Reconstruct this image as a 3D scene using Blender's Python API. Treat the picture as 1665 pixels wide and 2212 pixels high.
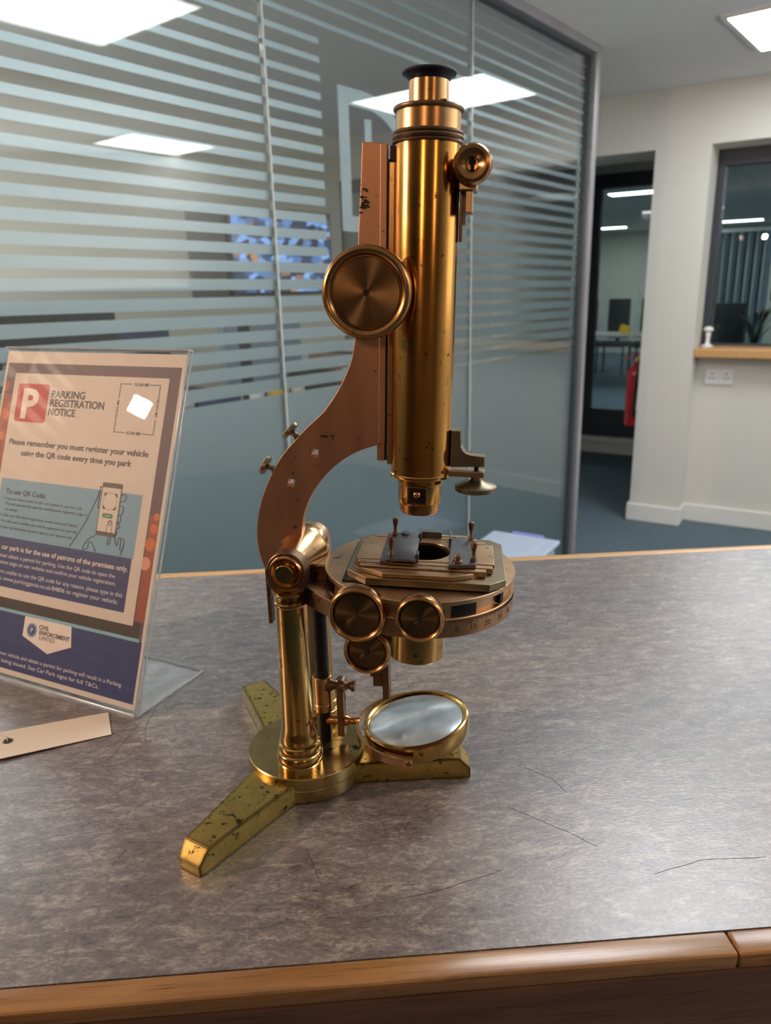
import bpy, bmesh, math, random
from mathutils import Matrix, Vector
random.seed(7)
R = math.radians
S = bpy.context.scene
COL = S.collection
for o in list(bpy.data.objects):
    bpy.data.objects.remove(o)

# ------------------------------------------------------------------ camera
PITCH, ROLL, FPX, CAMZ = R(16.8), R(1.45), 1600.0, 1.375
fwd = Vector((0, math.cos(PITCH), -math.sin(PITCH)))
r0 = Vector((1, 0, 0)); u0 = r0.cross(fwd)
rt = math.cos(ROLL) * r0 - math.sin(ROLL) * u0
up = math.sin(ROLL) * r0 + math.cos(ROLL) * u0
cd = bpy.data.cameras.new('camera'); cam = bpy.data.objects.new('camera', cd); COL.objects.link(cam)
cd.sensor_fit = 'HORIZONTAL'; cd.sensor_width = 7.08; cd.lens = 7.08 * FPX / 1665.0
cd.clip_start = 0.02; cd.clip_end = 60
cam.matrix_world = Matrix(((rt.x, up.x, -fwd.x, 0), (rt.y, up.y, -fwd.y, 0), (rt.z, up.z, -fwd.z, CAMZ), (0, 0, 0, 1)))
cd.dof.use_dof = True; cd.dof.focus_distance = 0.47; cd.dof.aperture_fstop = 3.0
S.camera = cam

# ------------------------------------------------------------------ world, lights, exposure
wd = bpy.data.worlds.new('world'); S.world = wd; wd.use_nodes = True
wd.node_tree.nodes['Background'].inputs[0].default_value = (0.55, 0.6, 0.7, 1)
wd.node_tree.nodes['Background'].inputs[1].default_value = 0.05
S.view_settings.view_transform = 'Standard'; S.view_settings.look = 'None'
S.view_settings.gamma = 1.0; S.view_settings.use_curve_mapping = False
S.view_settings.exposure = 0.10
PANEL = 15.0            # radiance of the ceiling light panels
PANEL_COL = (0.93, 0.97, 1.0)


def lamp(name, loc, target, size, power, col, sy=None):
    d = bpy.data.lights.new(name, 'AREA'); d.energy = power; d.color = col; d.size = size
    if sy:
        d.shape = 'RECTANGLE'; d.size_y = sy
    o = bpy.data.objects.new(name, d); COL.objects.link(o); o.location = loc
    o.rotation_euler = (Vector(target) - Vector(loc)).to_track_quat('-Z', 'Y').to_euler()
    return o


# warm lamps of the hall behind the photographer
lamp('warm_lamp', (-1.507, 0.265, 1.836), (-0.25, 0.50, 1.2), 0.045, 17, (1.0, 0.68, 0.49))
lamp('warm_lamp', (-0.85, -2.3, 2.25), (0.0, 0.5, 1.3), 0.3, 9, (1.0, 0.60, 0.33), 0.6)
lamp('warm_lamp', (1.3, -2.2, 2.20), (0.0, 0.5, 1.25), 0.2, 4, (1.0, 0.58, 0.30), 0.6)

# added fill lights that brighten the ceiling (hall to the right, glass office)
lamp('ceiling_fill', (2.8, 0.9, 1.42), (2.8, 0.9, 3.0), 1.7, 58, (1.0, 0.97, 0.93))
lamp('ceiling_fill', (-2.4, 1.9, 1.42), (-2.4, 1.9, 3.0), 0.8, 24, (1.0, 0.97, 0.92))

# ------------------------------------------------------------------ material helpers


def mat(name):
    m = bpy.data.materials.new(name); m.use_nodes = True
    nt = m.node_tree
    return m, nt, nt.nodes, nt.links, nt.nodes['Principled BSDF']


def setp(b, **k):
    names = {'color': 'Base Color', 'metal': 'Metallic', 'rough': 'Roughness', 'spec': 'Specular IOR Level', 'ior': 'IOR',
             'aniso': 'Anisotropic', 'coat': 'Coat Weight', 'coatr': 'Coat Roughness', 'trans': 'Transmission Weight',
             'emis': 'Emission Color', 'emit': 'Emission Strength', 'alpha': 'Alpha', 'sub': 'Subsurface Weight'}
    for a, v in k.items():
        s = b.inputs[names[a]]
        s.default_value = (*v, 1) if isinstance(v, tuple) and len(v) == 3 else v


def noise(N, L, scale, detail=4, rough=0.55, stretch=(1, 1, 1), coord='Object', dist=0.0):
    tc = N.new('ShaderNodeTexCoord'); mp = N.new('ShaderNodeMapping'); mp.inputs['Scale'].default_value = stretch
    n = N.new('ShaderNodeTexNoise'); n.inputs['Scale'].default_value = scale; n.inputs['Detail'].default_value = detail
    n.inputs['Roughness'].default_value = rough; n.inputs['Distortion'].default_value = dist
    L.new(tc.outputs[coord], mp.inputs[0]); L.new(mp.outputs[0], n.inputs[0])
    return n


def ramp(N, L, src, stops):
    r = N.new('ShaderNodeValToRGB')
    els = r.color_ramp.elements
    while len(els) < len(stops):
        els.new(0.5)
    for e, (p, c) in zip(els, stops):
        e.position = p; e.color = (*c, 1) if len(c) == 3 else c
    L.new(src, r.inputs[0])
    return r


def mixc(N, L, fac, a, b):
    m = N.new('ShaderNodeMix'); m.data_type = 'RGBA'
    for sock, v in ((m.inputs[0], fac), (m.inputs[6], a), (m.inputs[7], b)):
        if hasattr(v, 'is_linked') or hasattr(v, 'node'):
            L.new(v, sock)
        else:
            sock.default_value = v if isinstance(v, (int, float)) else (*v, 1)
    return m.outputs[2]


def bump(N, L, b, src, strength, dist=0.001):
    n = N.new('ShaderNodeBump'); n.inputs['Strength'].default_value = strength; n.inputs['Distance'].default_value = dist
    L.new(src, n.inputs['Height']); L.new(n.outputs[0], b.inputs['Normal'])


def plain(name, color, rough=0.5, metal=0.0, var=0.06, scale=8, spec=0.5, bmp=0.0, bscale=200, **k):
    m, nt, N, L, b = mat(name)
    setp(b, rough=rough, metal=metal, spec=spec, **k)
    n = noise(N, L, scale)
    lo = tuple(max(0, c * (1 - var)) for c in color); hi = tuple(min(1, c * (1 + var)) for c in color)
    L.new(ramp(N, L, n.outputs[0], [(0.3, lo), (0.7, hi)]).outputs[0], b.inputs['Base Color'])
    if bmp:
        bump(N, L, b, noise(N, L, bscale).outputs[0], bmp)
    return m


def brass(name, color, rough=0.25, dark=(0.09, 0.05, 0.025), spots=0.5, scale=110, brush=None, aniso=0.0, radial=False, patch=0.35):
    """worn lacquered brass: slow colour drift, dark tarnish specks, uneven gloss"""
    m, nt, N, L, b = mat(name)
    setp(b, metal=1.0, rough=rough)
    drift = noise(N, L, 22, 3)
    base = ramp(N, L, drift.outputs[0], [(0.3, tuple(c * (1 - patch) for c in color)), (0.65, color)])
    sp = noise(N, L, scale, 6, 0.7)
    spr = ramp(N, L, sp.outputs[0], [(0.30 + 0.08 * spots, (1, 1, 1)), (0.36 + 0.08 * spots, (0, 0, 0))])
    c = mixc(N, L, spr.outputs[0], base.outputs[0], dark)
    L.new(c, b.inputs['Base Color'])
    rn = noise(N, L, 60, 4, stretch=brush or (1, 1, 1))
    mr = N.new('ShaderNodeMapRange'); mr.inputs[3].default_value = rough * 0.75; mr.inputs[4].default_value = rough * 1.35
    L.new(rn.outputs[0], mr.inputs[0]); L.new(mr.outputs[0], b.inputs['Roughness'])
    if brush:
        bump(N, L, b, noise(N, L, 300, 3, stretch=brush).outputs[0], 0.06, 0.0004)
    if aniso:
        b.inputs['Anisotropic'].default_value = aniso
        if radial:
            t = N.new('ShaderNodeTangent'); t.direction_type = 'RADIAL'; t.axis = 'Z'
            L.new(t.outputs[0], b.inputs['Tangent'])
    return m


M = {}
M['tube_brass'] = brass('lacquered_tube_brass', (0.62, 0.31, 0.08), 0.16, spots=0.25, scale=150, patch=0.22)
M['worn_tube'] = brass('worn_drawtube_brass', (0.62, 0.36, 0.16), 0.28, spots=0.3, scale=120, brush=(1, 1, 0.05))
M['pillar_brass'] = brass('polished_pillar_brass', (0.50, 0.315, 0.105), 0.17, spots=0.45, scale=130)
M['base_brass'] = brass('dull_base_brass', (0.50, 0.36, 0.15), 0.23, dark=(0.05, 0.035, 0.02), spots=0.7, scale=70)
M['foot_brass'] = brass('pitted_foot_brass', (0.66, 0.46, 0.13), 0.28, dark=(0.05, 0.035, 0.02), spots=0.8, scale=210)
M['limb_bronze'] = brass('satin_limb_bronze', (0.50, 0.275, 0.175), 0.40, spots=0.15, scale=170, brush=(1, 1, 0.08), patch=0.12)
M['dark_bronze'] = brass('dark_oxidised_bronze', (0.22, 0.135, 0.08), 0.38, spots=0.6, scale=120)
M['knob_rim'] = brass('lacquered_knob_brass', (0.40, 0.21, 0.08), 0.24, spots=0.35, scale=120)
M['knob_face'] = brass('turned_knob_face', (0.23, 0.135, 0.065), 0.34, spots=0.25, scale=150, aniso=0.85, radial=True)
M['stage_brass'] = brass('spotted_stage_brass', (0.58, 0.38, 0.215), 0.34, dark=(0.16, 0.13, 0.11), spots=0.55, scale=85)
M['stage_grey'] = brass('greyed_stage_brass', (0.28, 0.23, 0.145), 0.38, dark=(0.2, 0.17, 0.13), spots=0.8, scale=90)
M['scale_brass'] = brass('engraved_scale_brass', (0.43, 0.245, 0.13), 0.38, spots=0.2, scale=140, patch=0.15)
M['copper'] = brass('copper_lacquer', (0.72, 0.34, 0.13), 0.2, spots=0.3, scale=120)
M['steel'] = brass('dull_clip_steel', (0.17, 0.17, 0.175), 0.38, dark=(0.05, 0.05, 0.05), spots=0.5, scale=130)
M['black_metal'] = plain('blackened_metal', (0.018, 0.017, 0.017), 0.42, 0.6)
M['blued'] = plain('blued_steel_cap', (0.035, 0.037, 0.05), 0.42, 0.8, var=0.2)
M['engraving'] = plain('engraved_black_wax', (0.025, 0.018, 0.014), 0.7)
M['hole'] = plain('dark_hole', (0.006, 0.006, 0.006), 0.9)

# dark grime along the worn edges of the feet
nt = M['foot_brass'].node_tree; N, L = nt.nodes, nt.links; b = N['Principled BSDF']
bv = N.new('ShaderNodeBevel'); bv.inputs['Radius'].default_value = 0.0040; bv.samples = 4
ge = N.new('ShaderNodeNewGeometry'); dt = N.new('ShaderNodeVectorMath'); dt.operation = 'DOT_PRODUCT'
L.new(bv.outputs[0], dt.inputs[0]); L.new(ge.outputs['True Normal'], dt.inputs[1])
ad = N.new('ShaderNodeMath'); ad.operation = 'MULTIPLY_ADD'; ad.inputs[1].default_value = 0.10; L.new(noise(N, L, 160, 6, 0.75).outputs[0], ad.inputs[0]); L.new(dt.outputs['Value'], ad.inputs[2])
eg = ramp(N, L, ad.outputs[0], [(0.99, (1, 1, 1)), (1.0, (0, 0, 0))])
old = b.inputs['Base Color'].links[0].from_socket
L.new(mixc(N, L, eg.outputs[0], old, (0.05, 0.035, 0.02)), b.inputs['Base Color'])

# mirror glass: silvered, mottled pale blue-grey
m, nt, N, L, b = mat('old_silvered_mirror'); M['mirror'] = m
setp(b, metal=0.55, rough=0.12)
L.new(ramp(N, L, noise(N, L, 45, 3).outputs[0], [(0.35, (0.42, 0.47, 0.49)), (0.62, (0.60, 0.67, 0.71))]).outputs[0], b.inputs['Base Color'])
L.new(ramp(N, L, noise(N, L, 30, 3).outputs[0], [(0.4, (0.16,) * 3), (0.7, (0.24,) * 3)]).outputs[0], b.inputs['Roughness'])

# grey mottled laminate worktop
m, nt, N, L, b = mat('mottled_grey_laminate'); M['laminate'] = m
setp(b, rough=0.33, spec=1.0)
n1 = noise(N, L, 84, 12, 0.76, (0.55, 1.45, 1), dist=0.6); n2 = noise(N, L, 240, 8, 0.72, (0.6, 1.3, 1), dist=1.5); n3 = noise(N, L, 7, 3)
sm = N.new('ShaderNodeMath'); sm.operation = 'MULTIPLY_ADD'; sm.inputs[1].default_value = 0.55
hf = N.new('ShaderNodeMath'); hf.operation = 'MULTIPLY'; hf.inputs[1].default_value = 0.45; L.new(n2.outputs[0], hf.inputs[0])
L.new(n1.outputs[0], sm.inputs[0]); L.new(hf.outputs[0], sm.inputs[2])
base = ramp(N, L, sm.outputs[0], [(0.38, (0.055, 0.045, 0.047)), (0.44, (0.130, 0.112, 0.110)), (0.505, (0.170, 0.149, 0.142)), (0.55, (0.255, 0.232, 0.207)), (0.62, (0.37, 0.34, 0.298))])
n4 = noise(N, L, 105, 8, 0.7, (0.6, 1.4, 1), dist=2.0)
fle = ramp(N, L, n4.outputs[0], [(0.465, (1, 1, 1)), (0.492, (0.55, 0.52, 0.54)), (0.508, (0.6, 0.57, 0.58)), (0.535, (1, 1, 1))])
mx = N.new('ShaderNodeMix'); mx.data_type = 'RGBA'; mx.blend_type = 'MULTIPLY'; mx.inputs[0].default_value = 0.75
L.new(base.outputs[0], mx.inputs[6]); L.new(fle.outputs[0], mx.inputs[7])
tin = ramp(N, L, n3.outputs[0], [(0.35, (0.93, 0.93, 1.0)), (0.65, (1.04, 1.0, 0.94))])
mx2 = N.new('ShaderNodeMix'); mx2.data_type = 'RGBA'; mx2.blend_type = 'MULTIPLY'; mx2.inputs[0].default_value = 1
L.new(mx.outputs[2], mx2.inputs[6]); L.new(tin.outputs[0], mx2.inputs[7]); L.new(mx2.outputs[2], b.inputs['Base Color'])
bump(N, L, b, noise(N, L, 420, 4, 0.6, (0.7, 1.2, 1)).outputs[0], 0.22, 0.0006)

# oak


def wood(name, lo, hi, rough, stretch=(1.2, 14, 14), scale=9):
    m, nt, N, L, b = mat(name)
    setp(b, rough=rough, spec=0.5, coat=0.3, coatr=0.25)
    n1 = noise(N, L, scale, 6, 0.6, stretch, dist=0.4); n2 = noise(N, L, scale * 6, 4, 0.6, (stretch[0] * .4, stretch[1], stretch[2]))
    c = ramp(N, L, n1.outputs[0], [(0.3, lo), (0.68, hi)])
    g = ramp(N, L, n2.outputs[0], [(0.3, (0.45, 0.4, 0.36)), (0.42, (1, 1, 1))])
    x = N.new('ShaderNodeMix'); x.data_type = 'RGBA'; x.blend_type = 'MULTIPLY'; x.inputs[0].default_value = 1
    L.new(c.outputs[0], x.inputs[6]); L.new(g.outputs[0], x.inputs[7]); L.new(x.outputs[2], b.inputs['Base Color'])
    bump(N, L, b, n2.outputs[0], 0.15, 0.0005)
    return m


M['oak'] = wood('varnished_oak', (0.20, 0.090, 0.028), (0.37, 0.180, 0.060), 0.26)
M['oak_shaded'] = wood('shaded_front_wood', (0.10, 0.042, 0.021), (0.18, 0.078, 0.038), 0.36)  # oak with the shade of the counter front put into its colour
M['oak_sill'] = wood('oak_sill', (0.50, 0.26, 0.09), (0.62, 0.36, 0.15), 0.4)

M['wall'] = plain('painted_wall', (0.62, 0.60, 0.55), 0.75, var=0.02, scale=3, bmp=0.05, bscale=350)
M['wall_office'] = plain('painted_office_wall', (0.60, 0.58, 0.50), 0.75, var=0.02, scale=3, bmp=0.05, bscale=350)
M['ceiling'] = plain('painted_ceiling', (0.74, 0.74, 0.74), 0.85, var=0.02, scale=3, bmp=0.04, bscale=300)
M['white_paint'] = plain('white_gloss_paint', (0.70, 0.69, 0.65), 0.4, var=0.02)
M['hall_wall'] = plain('warm_hall_wall', (0.20, 0.13, 0.085), 0.8, var=0.05)
M['carpet'] = plain('blue_grey_carpet', (0.085, 0.125, 0.150), 0.95, var=0.22, scale=60, bmp=0.5, bscale=900)
M['dark_frame'] = plain('dark_grey_frame', (0.035, 0.04, 0.052), 0.4)
M['alu'] = plain('grey_aluminium', (0.42, 0.41, 0.43), 0.42, 0.6)
M['gasket'] = plain('dark_gasket', (0.06, 0.075, 0.085), 0.5)
M['white_plastic'] = plain('white_plastic', (0.72, 0.72, 0.72), 0.35, var=0.01)
M['black_plastic'] = plain('black_plastic', (0.02, 0.021, 0.024), 0.42)
M['grey_fabric'] = plain('grey_chair_fabric', (0.05, 0.055, 0.055), 0.9, bmp=0.3)
M['desk'] = plain('pale_desk', (0.36, 0.33, 0.29), 0.45)
M['red'] = plain('red_enamel', (0.55, 0.02, 0.025), 0.22, var=0.05, coat=0.4)
M['yellow'] = plain('yellow_plastic', (0.72, 0.42, 0.02), 0.4)
M['paper'] = plain('white_paper', (0.70, 0.67, 0.62), 0.7, var=0.02)
M['cream'] = plain('cream_card', (0.66, 0.58, 0.48), 0.65, var=0.02)
M['blue_grey'] = plain('blue_grey_panel', (0.24, 0.31, 0.37), 0.6)
M['navy_plastic'] = plain('navy_plastic', (0.03, 0.05, 0.12), 0.4)
M['brown'] = plain('brown_card', (0.25, 0.16, 0.09), 0.6)
M['leaf'] = plain('dark_leaf', (0.05, 0.075, 0.04), 0.55)
M['thread'] = plain('white_thread', (0.6, 0.57, 0.52), 0.8)


def glassy(name, tint, ior, rough=0.0, extra=0.0):
    """thin clear sheet: mirror-like surface over a straight-through body"""
    m, nt, N, L, b = mat(name)
    N.remove(b)
    out = [n for n in N if n.type == 'OUTPUT_MATERIAL'][0]
    t = N.new('ShaderNodeBsdfTransparent'); t.inputs[0].default_value = (*tint, 1)
    g = N.new('ShaderNodeBsdfGlossy'); g.inputs['Roughness'].default_value = rough
    f = N.new('ShaderNodeFresnel')
    # the sheet does not bend the ray, so its far side must see the same contrast as its near side
    ge = N.new('ShaderNodeNewGeometry'); mr = N.new('ShaderNodeMapRange'); mr.inputs[3].default_value = ior; mr.inputs[4].default_value = 1 / ior
    L.new(ge.outputs['Backfacing'], mr.inputs[0]); L.new(mr.outputs[0], f.inputs[0])
    x = N.new('ShaderNodeMixShader')
    L.new(f.outputs[0], x.inputs[0]); L.new(t.outputs[0], x.inputs[1]); L.new(g.outputs[0], x.inputs[2]); L.new(x.outputs[0], out.inputs[0])
    return m


M['pane'] = glassy('clear_pane', (0.965, 0.985, 0.975), 1.5)
M['dark_pane'] = glassy('tinted_pane', (0.72, 0.79, 0.78), 1.5)
M['acrylic'] = glassy('clear_acrylic', (0.985, 0.985, 0.98), 1.36)
M['edge'] = plain('polished_acrylic_edge', (0.70, 0.72, 0.72), 0.12, var=0.1, scale=60, trans=0.6)  # whitish colour stands in for the bright specular lines along the edges
M['seam'] = plain('polished_glass_edge', (0.50, 0.54, 0.52), 0.25, var=0.05)
# frosted film: scatters both ways
m, nt, N, L, b = mat('frosted_film'); M['frost'] = m
N.remove(b); out = [n for n in N if n.type == 'OUTPUT_MATERIAL'][0]
d_ = N.new('ShaderNodeBsdfGlossy'); d_.inputs[0].default_value = (0.60, 0.67, 0.72, 1); d_.inputs['Roughness'].default_value = 0.50
t_ = N.new('ShaderNodeBsdfTranslucent'); t_.inputs[0].default_value = (0.62, 0.69, 0.73, 1)
q_ = N.new('ShaderNodeBsdfRefraction'); q_.inputs[0].default_value = (0.82, 0.90, 0.94, 1); q_.inputs['Roughness'].default_value = 0.72; q_.inputs['IOR'].default_value = 1.25
x_ = N.new('ShaderNodeMixShader'); x_.inputs[0].default_value = 0.16
y_ = N.new('ShaderNodeMixShader'); y_.inputs[0].default_value = 0.58
L.new(d_.outputs[0], x_.inputs[1]); L.new(t_.outputs[0], x_.inputs[2])
L.new(x_.outputs[0], y_.inputs[1]); L.new(q_.outputs[0], y_.inputs[2]); L.new(y_.outputs[0], out.inputs[0])
# translucent storage box
m, nt, N, L, b = mat('milky_blue_plastic'); M['tub'] = m
setp(b, color=(0.55, 0.64, 0.78), rough=0.3, trans=0.25)

m, nt, N, L, b = mat('light_panel'); M['light'] = m
setp(b, color=(0.8, 0.8, 0.8), emis=PANEL_COL, emit=PANEL)
m, nt, N, L, b = mat('far_light'); M['far_light'] = m
setp(b, color=(0.8, 0.8, 0.8), emis=(0.85, 0.92, 1.0), emit=34)
# tv picture: blocky street scene in blues and greys
m, nt, N, L, b = mat('tv_picture'); M['tv'] = m
tc = N.new('ShaderNodeTexCoord'); mp = N.new('ShaderNodeMapping'); mp.inputs['Scale'].default_value = (16, 1, 24)
vo = N.new('ShaderNodeTexVoronoi'); vo.inputs['Scale'].default_value = 1.0
L.new(tc.outputs['Object'], mp.inputs[0]); L.new(mp.outputs[0], vo.inputs[0])
sep = N.new('ShaderNodeSeparateColor'); L.new(vo.outputs['Color'], sep.inputs[0])
cr = ramp(N, L, sep.outputs[0], [(0.0, (0.015, 0.02, 0.04)), (0.35, (0.03, 0.05, 0.10)), (0.55, (0.10, 0.22, 0.50)), (0.75, (0.25, 0.45, 0.85)), (0.88, (0.06, 0.05, 0.06)), (1.0, (0.45, 0.22, 0.12))])
L.new(cr.outputs[0], b.inputs['Emission Color']); setp(b, color=(0.02, 0.02, 0.02), emit=1.1, rough=0.3)

# ------------------------------------------------------------------ mesh helpers


class B:
    """collects shapes into one bmesh"""
    def __init__(s):
        s.bm = bmesh.new()

    def _add(s, vs, T):
        if T is not None:
            bmesh.ops.transform(s.bm, matrix=T, verts=vs)

    def box(s, lo, hi, bev=0.0, T=None, seg=2):
        c = [(a + b) / 2 for a, b in zip(lo, hi)]; d = [abs(b - a) for a, b in zip(lo, hi)]
        r = bmesh.ops.create_cube(s.bm, size=1.0, matrix=Matrix.Translation(c) @ Matrix.Diagonal((*d, 1)))
        vs = r['verts']
        if bev:
            es = list({e for v in vs for e in v.link_edges})
            r2 = bmesh.ops.bevel(s.bm, geom=es, offset=bev, segments=seg, affect='EDGES', profile=0.5)
            vs = [v for v in vs if v.is_valid]
            vs = list(set(vs) | {v for f in r2['faces'] for v in f.verts})
        s._add(vs, T)
        return s

    round = False

    def lathe(s, prof, n=48, T=None):
        s.round = True
        rings = []; vs = []
        for r, z in prof:
            if r < 1e-7:
                v = s.bm.verts.new((0, 0, z)); rings.append([v]); vs.append(v)
            else:
                ring = [s.bm.verts.new((r * math.cos(2 * math.pi * i / n), r * math.sin(2 * math.pi * i / n), z)) for i in range(n)]
                rings.append(ring); vs += ring
        for a, b in zip(rings, rings[1:]):
            if len(a) == 1 and len(b) == 1:
                continue
            for i in range(n):
                j = (i + 1) % n
                if len(a) == 1:
                    s.bm.faces.new((a[0], b[j], b[i]))
                elif len(b) == 1:
                    s.bm.faces.new((a[i], a[j], b[0]))
                else:
                    s.bm.faces.new((a[i], a[j], b[j], b[i]))
        s._add(vs, T)
        return s

    def prism(s, poly, a, b, plane='xz', bev=0.0, T=None):
        """polygon extruded from a to b along the third axis"""
        def P(p, t):
            return {'xz': (p[0], t, p[1]), 'xy': (p[0], p[1], t), 'yz': (t, p[0], p[1])}[plane]
        va = [s.bm.verts.new(P(p, a)) for p in poly]; vb = [s.bm.verts.new(P(p, b)) for p in poly]
        n = len(poly); fs = [s.bm.faces.new(va), s.bm.faces.new(vb[::-1])]
        for i in range(n):
            fs.append(s.bm.faces.new((va[(i + 1) % n], va[i], vb[i], vb[(i + 1) % n])))
        vs = va + vb
        if bev:
            es = [e for f in fs[:2] for e in f.edges]
            r2 = bmesh.ops.bevel(s.bm, geom=list(set(es)), offset=bev, segments=1, affect='EDGES')
            vs = list({v for v in vs if v.is_valid} | {v for f in r2['faces'] for v in f.verts})
        s._add(vs, T)
        return s

    def tube(s, path, r, n=8, T=None, flat=1.0):
        s.round = True
        pts = [Vector(p) for p in path]; rings = []; vs = []
        rad = r if isinstance(r, (list, tuple)) else [r] * len(pts)
        ref = Vector((0, 0, 1))
        for i, p in enumerate(pts):
            t = (pts[min(i + 1, len(pts) - 1)] - pts[max(i - 1, 0)]).normalized()
            q = ref if abs(t.dot(ref)) < 0.95 else Vector((1, 0, 0))
            x = t.cross(q).normalized(); y = x.cross(t)
            ring = [s.bm.verts.new(p + rad[i] * (math.cos(2 * math.pi * k / n) * x + flat * math.sin(2 * math.pi * k / n) * y)) for k in range(n)]
            rings.append(ring); vs += ring
        for a, b in zip(rings, rings[1:]):
            for k in range(n):
                s.bm.faces.new((a[k], a[(k + 1) % n], b[(k + 1) % n], b[k]))
        s.bm.faces.new(rings[0][::-1]); s.bm.faces.new(rings[-1])
        s._add(vs, T)
        return s

    def ball(s, c, r, sc=(1, 1, 1), T=None):
        s.round = True
        q = bmesh.ops.create_uvsphere(s.bm, u_segments=20, v_segments=12, radius=r, matrix=Matrix.Translation(c) @ Matrix.Diagonal((*sc, 1)))
        s._add(q['verts'], T)
        return s


def obj(name, b, m, parent=None, T=None, sharp=None, kind=None, label=None):
    sharp = sharp or (32 if b.round else 18)     # flat faces keep flat normals, turned parts stay smooth
    bmesh.ops.recalc_face_normals(b.bm, faces=b.bm.faces[:])
    me = bpy.data.meshes.new(name); b.bm.to_mesh(me); b.bm.free()
    return link(name, me, m, parent, T, sharp, kind, label)


def link(name, me, m, parent=None, T=None, sharp=18, kind=None, label=None):
    me.polygons.foreach_set('use_smooth', [True] * len(me.polygons)); me.set_sharp_from_angle(angle=R(sharp))
    if not me.materials:
        me.materials.append(m)
    o = bpy.data.objects.new(name, me); COL.objects.link(o)
    o.parent = parent
    if T is not None:
        o.matrix_local = T
    if kind:
        o['kind'] = kind
    if label:
        o['label'] = label
    return o


def again(o, T=None, parent=None):
    c = o.copy(); COL.objects.link(c)
    c.parent = parent or o.parent
    if T is not None:
        c.matrix_local = T
    for ch in o.children:
        again(ch, ch.matrix_local.copy(), c)
    return c


def tag(o, label=None, cat=None, group=None, kind=None):
    for k, v in (('label', label), ('category', cat), ('group', group), ('kind', kind)):
        if v:
            o[k] = v
    return o


def thing(name, label, cat, T, group=None):
    o = bpy.data.objects.new(name, None); COL.objects.link(o); o.empty_display_size = 0.05
    o.matrix_world = T if isinstance(T, Matrix) else Matrix.Translation(T)
    return tag(o, label, cat, group)


def setting(name, T=None):
    o = bpy.data.objects.new(name, None); COL.objects.link(o)
    if T is not None:
        o.matrix_world = T
    o['kind'] = 'structure'
    return o


Tr = Matrix.Translation


def Rot(a, ax):
    return Matrix.Rotation(a, 4, ax)


_fc = {}


def text_mesh(body, bold=0.0, spacing=1.0):
    cu = bpy.data.curves.new('t', 'FONT'); cu.body = body; cu.size = 1.0; cu.offset = bold; cu.space_character = spacing
    cu.resolution_u = 3
    o = bpy.data.objects.new('t', cu); COL.objects.link(o)
    me = bpy.data.meshes.new_from_object(o.evaluated_get(bpy.context.evaluated_depsgraph_get()))
    bpy.data.objects.remove(o); bpy.data.curves.remove(cu)
    return me


_h = text_mesh('H'); CAP = max(v.co.y for v in _h.vertices) - min(v.co.y for v in _h.vertices)


def text(name, body, x0, x1, y, cap, m, parent, z, bold=0.0, rot=0.0, T=None, sx=None):
    """flat lettering fitted between x0 and x1, baseline y, capital height cap"""
    me = text_mesh(body, bold)
    xs = [v.co.x for v in me.vertices]; a, b_ = min(xs), max(xs)
    k = cap / CAP; kx = (x1 - x0) / (b_ - a) if x1 is not None else k * (sx or 1)
    for v in me.vertices:
        v.co = Vector(((v.co.x - a) * kx, v.co.y * k, 0))
    if rot:
        me.transform(Rot(rot, 'Z'))
    me.transform(Tr((x0, y, z)))
    if T is not None:
        me.transform(T)
    return link(name, me, m, parent)


# room frames -----------------------------------------------------------------
GA = R(38.5); MG = Rot(R(90) - GA, 'Z')            # local x runs along the glass, local y into the office
WA = R(-32.0); MW = Rot(WA, 'Z')                   # local x along the far wall (to the right), local y away from us
ZC = 2.32; MGL = 1.468                             # ceiling height, distance of the glass

# ------------------------------------------------------------------ large structure
f = obj('floor', B().box((-7, -5, -0.1), (12, 21, 0)), M['carpet'], kind='structure')
c = obj('ceiling', B().box((-7, -5, ZC), (12, 21, ZC + 0.1)), M['ceiling'], kind='structure')
obj('wall_back', B().box((-5, -3.1, 0), (4.5, -3.0, ZC)), M['hall_wall'], kind='structure')
obj('wall_right', B().box((3.6, -3.0, 0), (3.7, 2.98, ZC)), M['wall'], kind='structure')
obj('wall_left', B().box((-3.4, -3.0, 0), (-3.3, -1.0, ZC)), M['hall_wall'], kind='structure')

# far wall with passage and window openings
for nm_, lo, hi in (('wall_front', (-4.2, 4.41, 0), (-1.94, 4.75, ZC)), ('wall_front', (-1.94, 4.41, 2.038), (-1.02, 4.75, ZC)), ('wall_front', (-1.02, 4.41, 0), (-0.742, 4.75, ZC)),
                    ('wall_front', (-0.742, 4.41, 2.038), (1.1, 4.75, ZC)), ('wall_front', (-0.742, 4.549, 0), (1.1, 4.75, 0.965)), ('wall_front', (1.1, 4.41, 0), (2.6, 4.75, ZC))):
    obj(nm_, B().box(lo, hi, T=MW), M['wall'], kind='structure', sharp=18)
# passage and the unlit room beyond
b = B()
b.box((-2.04, 4.75, 0), (-1.94, 6.2, ZC), T=MW); b.box((-1.02, 4.75, 0), (-0.92, 6.2, ZC), T=MW)
obj('wall_passage', b, M['wall'], kind='structure')
b = B()
b.box((-5.2, 15.6, 0), (3.0, 15.7, ZC), T=MW); b.box((-5.3, 6.3, 0), (-5.2, 15.6, ZC), T=MW); b.box((2.6, 4.75, 0), (2.7, 15.6, ZC), T=MW)
b.box((-5.2, 6.2, 0), (-2.04, 6.3, ZC), T=MW); b.box((-0.92, 6.2, 2.25), (-0.9, 6.3, ZC), T=MW)
obj('wall_beyond', b, M['wall_office'], kind='structure')
obj('wall_header', B().box((-1.94, 6.2, 2.175), (-1.02, 6.3, ZC), T=MW), M['wall'], kind='structure')


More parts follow.
